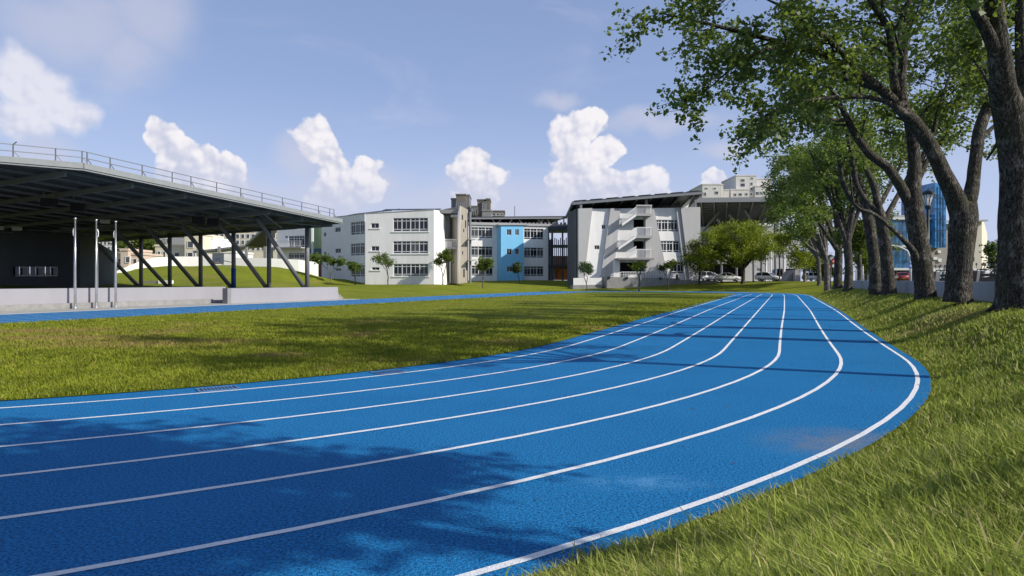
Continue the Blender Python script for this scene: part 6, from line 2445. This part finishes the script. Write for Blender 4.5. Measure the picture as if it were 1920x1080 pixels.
# ---- cars
def car(name, label, kind, loc, rz, paint, group=None):
    """x forward; lower body and cabin lofted from stations, glass, wheels with rims, lamps"""
    t = thing(name, label, 'car', loc, rz, group)
    L, W = (4.55, 1.76) if kind == 'sedan' else (4.3, 1.80) if kind == 'hatch' else (4.4, 1.72)
    h = L / 2
    if kind == 'sedan':
        prof = [(-h, .45, .92), (-h + .12, .30, 1.0), (-h + .75, .24, 1.03), (-1.0, .22, .99), (0, .22, .95), (1.0, .22, .93), (h - .75, .24, .86), (h - .15, .28, .74), (h, .42, .62)]
        cab = [(-1.75, 1.0), (-1.05, 1.38), (-.2, 1.45), (.35, 1.40), (1.15, .94)]
    elif kind == 'hatch':
        prof = [(-h, .45, .98), (-h + .10, .30, 1.04), (-1.2, .24, 1.05), (0, .24, 1.0), (1.0, .24, .98), (h - .6, .26, .92), (h - .12, .30, .80), (h, .42, .66)]
        cab = [(-2.0, 1.04), (-1.7, 1.50), (-.6, 1.60), (.25, 1.54), (1.1, .98)]
    else:
        prof = [(-h, .5, 1.0), (-h + .08, .35, 1.05), (-1.0, .3, 1.06), (0, .3, 1.02), (1.0, .3, 1.0), (h - .5, .3, .96), (h - .1, .34, .86), (h, .45, .70)]
        cab = [(-2.1, 1.05), (-1.95, 1.66), (-.6, 1.72), (.55, 1.66), (1.35, 1.0)]
    bm = bmesh.new()
    rings = []
    for x, z0, z1 in prof:
        w = W / 2 * (1 - .10 * (abs(x) / h) ** 4)
        mid = (z0 + z1) / 2
        ring = [(x, -w * .86, z0), (x, -w, z0 + .12), (x, -w, mid), (x, -w * .97, z1 - .06), (x, -w * .86, z1), (x, w * .86, z1), (x, w * .97, z1 - .06), (x, w, mid), (x, w, z0 + .12), (x, w * .86, z0)]
        rings.append([bm.verts.new(p) for p in ring])
    for a, b in zip(rings, rings[1:]):
        for k in range(10):
            bm.faces.new((a[k], a[(k + 1) % 10], b[(k + 1) % 10], b[k]))
    bm.faces.new(rings[0])
    bm.faces.new(rings[-1][::-1])
    part('body', bm, paint, t, True)
    # cabin: dark glasshouse with a painted roof and pillars
    bm = bmesh.new()
    rings = []
    for x, z in cab:
        zl = .9
        f = (z - .95) / .55
        w0, w1 = W / 2 * .93, W / 2 * (.93 - .17 * max(0, f))
        rings.append([bm.verts.new(p) for p in ((x, -w0, zl), (x, -w1, max(z, zl + .02)), (x, w1, max(z, zl + .02)), (x, w0, zl))])
    for a, b in zip(rings, rings[1:]):
        for k in range(3):
            bm.faces.new((a[k], a[k + 1], b[k + 1], b[k]))
    bm.faces.new(rings[0])
    bm.faces.new(rings[-1][::-1])
    part('window_glass', bm, M_GLASS, t)
    bm = bmesh.new()
    for (xa, za), (xb, zb_) in zip(cab[1:-1], cab[2:-1]):
        w1 = W / 2 * .78
        p = [(xa, -w1, za + .005), (xb, -w1, zb_ + .005), (xb, w1, zb_ + .005), (xa, w1, za + .005)]
        add_prism(bm, [Vector(q) for q in p], Vector((0, 0, .05)))
    for sy in (-1, 1):
        w0, w1 = W / 2 * .935, W / 2 * .785
        add_bar(bm, (cab[0][0], sy * w0, cab[0][1]), (cab[1][0], sy * w1, cab[1][1]), .10)
        add_bar(bm, (cab[-1][0], sy * w0, cab[-1][1]), (cab[-2][0], sy * w1, cab[-2][1]), .09)
        xm = (cab[1][0] + cab[-2][0]) / 2 - .1
        add_bar(bm, (xm, sy * w0, 1.0), (xm, sy * w1, cab[2][1] - .02), .09)
        add_bar(bm, (cab[0][0], sy * w0, .99), (cab[-1][0], sy * w0, .96), .07)
    part('roof', bm, paint, t)
    for sx in (-1, 1):
        for sy in (-1, 1):
            bm = bmesh.new()
            Mx = Matrix.Translation((sx * L * .295, sy * (W / 2 - .10), .31)) @ Matrix.Rotation(PI / 2, 4, 'X')
            add_lathe(bm, [(.2, -.11), (.30, -.11), (.315, -.07), (.315, .07), (.30, .11), (.2, .11)], 18, Mx)
            wh = part('wheel', bm, M_BLACK, t, True)
            bm = bmesh.new()
            Mx = Matrix.Translation((sx * L * .295, sy * (W / 2 + .012), .31)) @ Matrix.Rotation(PI / 2, 4, 'X')
            add_lathe(bm, [(.03, -.02), (.20, -.015), (.21, .0), (.03, .02)], 12, Mx)
            part('rim', bm, M_ALU, wh)
    for sx, nm, mt in ((1, 'headlight', M_LANTERN), (-1, 'tail_light', M_RED)):
        for sy in (-1, 1):
            bm = bmesh.new()
            x = sx * (h - .10)
            z = .70 if sx > 0 else .82
            add_box(bm, x - .08, x + .07, sy * W * .36 - .2, sy * W * .36 + .2, z - .08, z + .08)
            part(nm, bm, mt, t)
    for sx in (1, -1):
        bm = bmesh.new()
        add_box(bm, sx * (h - .02) - .02, sx * (h - .02) + .02, -.27, .27, .46, .58)
        part('number_plate', bm, M_LANTERN, t)
    for sy in (-1, 1):
        bm = bmesh.new()
        add_box(bm, .85, 1.02, sy * (W / 2 + .02) - .08, sy * (W / 2 + .02) + .08, .98, 1.12)
        part('mirror', bm, paint, t)
    return t


M_CARW = mat('white_car_paint', (0.72, 0.72, 0.72), 0.25, 0.02, 2.0, coat=.5)
M_CARR = mat('dark_red_car_paint', (0.30, 0.03, 0.035), 0.25, 0.03, 2.0, coat=.5)
CG = 'white cars parked beside the hall'
p = P(1364.5, 526, 119.5)
car('parked_car', 'white sedan side-on, partly behind the trunk of the broad tree', 'sedan', (p.x, p.y, 1.665), -.08, M_CARW, CG)
p = P(1440, 525, 121)
car('parked_car', 'white hatchback standing alone right of the broad tree trunk, front turned to us', 'hatch', (p.x, p.y, 1.665), -.75, M_CARW, CG)
p = P(1325, 526, 123)
car('parked_car', 'white van-like car half hidden behind the small dark round tree', 'van', (p.x, p.y, 1.665), .5, M_CARW, CG)
p = P(1337, 526, 127)
car('parked_car', 'white car showing only its front between the van-like car and the sedan', 'hatch', (p.x, p.y, 1.665), -.4, M_CARW, CG)
p = P(1690, 527, 122)
zr = 1.16 + .46 * (W2L(p.x, p.y)[1] + 10) / 130
car('parked_car', 'dark red car seen from behind between two trunks', 'hatch', (p.x, p.y, zr + .01), PI / 2 - .35, M_CARR)
p = P(1527, 527, 125)
car('parked_car', 'pale car glimpsed between the multi-stemmed tree and its neighbour', 'hatch', (p.x, p.y, 1.67), .2, M_CARW)

# ---- scooters
M_SC = [mat('black_scooter_paint', (.02, .02, .022), .3), mat('grey_scooter_paint', (.16, .17, .18), .3), mat('pale_blue_scooter_paint', (.30, .42, .45), .3), mat('white_scooter_paint', (.6, .6, .6), .3)]


def scooter(label, loc, rz, paint, group='scooters parked beyond the low wall'):
    t = thing('scooter', label, 'scooter', loc, rz, group)
    for x in (-.62, .62):
        bm = bmesh.new()
        add_lathe(bm, [(.12, -.05), (.22, -.06), (.25, -.02), (.25, .02), (.22, .06), (.12, .05)], 14, Matrix.Translation((x, 0, .25)) @ Matrix.Rotation(PI / 2, 4, 'X'))
        part('wheel', bm, M_BLACK, t, True)
    bm = bmesh.new()
    add_prism(bm, [(-.85, -.16, .45), (-.15, -.16, .30), (-.10, -.16, .62), (-.80, -.16, .72)], Vector((0, .32, 0)))
    add_prism(bm, [(-.16, -.15, .24), (.40, -.15, .24), (.40, -.15, .31), (-.16, -.15, .31)], Vector((0, .30, 0)))
    add_prism(bm, [(.36, -.19, .26), (.46, -.19, .26), (.36, -.17, .98), (.24, -.17, .98)], Vector((0, .36, 0)))
    add_prism(bm, [(.40, -.09, .46), (.86, -.09, .40), (.84, -.09, .50), (.52, -.09, .62)], Vector((0, .18, 0)))
    bmesh.ops.bevel(bm, geom=[e for e in bm.edges], offset=.025, segments=1, affect='EDGES')
    part('body', bm, paint, t)
    bm = bmesh.new()
    add_prism(bm, [(-.88, -.14, .735), (-.12, -.14, .70), (-.14, -.12, .80), (-.80, -.12, .84)], Vector((0, .27, 0)))
    part('seat', bm, M_BLACK, t)
    bm = bmesh.new()
    add_tube(bm, [(.12, -.36, 1.03), (.24, -.2, 1.02), (.28, 0, .98), (.24, .2, 1.02), (.12, .36, 1.03)], .022, 6)
    part('handlebar', bm, M_BLACK, t)
    bm = bmesh.new()
    add_prism(bm, [(.30, -.14, .86), (.36, -.14, .88), (.30, -.10, 1.06), (.22, -.10, 1.06)], Vector((0, .28, 0)))
    hl = part('headlight', bm, M_LANTERN, t)
    for sy in (-1, 1):
        bm = bmesh.new()
        add_bar(bm, (.2, sy * .25, 1.02), (.16, sy * .36, 1.22), .015)
        add_lathe(bm, [(.01, -.012), (.065, -.01), (.065, .01), (.01, .012)], 10, Matrix.Translation((.15, sy * .37, 1.26)) @ Matrix.Rotation(PI / 2, 4, 'Y'))
        part('mirror', bm, M_BLACK, t)
    bm = bmesh.new()
    add_tube(bm, [(-.5, -.2, .25), (-.9, -.22, .36)], .05, 8)
    part('exhaust', bm, M_RAIL, t)
    return t


SR_ = random.Random(9)
spots = [(1761, 33, 0, 'black scooter just right of the lamp post, beyond the low wall'), (1768.5, 34, 1, 'grey scooter second in line right of the lamp post'),
         (1776, 35, 2, 'pale blue scooter close to the forked dark trunk'), (1783, 34.5, 1, 'grey scooter half hidden by the left side of the forked trunk'),
         (1838, 30, 0, 'black scooter at the right side of the forked trunk'), (1846, 30.5, 1, 'grey scooter between the forked trunk and the massive trunk, second in line'),
         (1854, 31, 0, 'black scooter in the middle of the gap before the massive trunk'), (1862, 31.5, 3, 'white scooter beside the massive trunk at the right edge'),
         (1869, 32, 0, 'black scooter partly behind the massive right trunk')]
for x, D, c, lab in spots:
    p = P(x, 527, D)
    la, al = W2L(p.x, p.y)
    z = 1.16 + .46 * (al + 10) / 130 if la > 31 else 1.145
    scooter(lab, (p.x, p.y, z + .005), -1.1 + SR_.uniform(-.2, .2) + PI, M_SC[c])
p = P(1269.5, 524, 117)
scooter('dark scooter parked alone on the ramp below the slanted window bays', (p.x, p.y, FW.px(1269, 525.5, 4.2).z + .02), 1.2, M_SC[0], None)
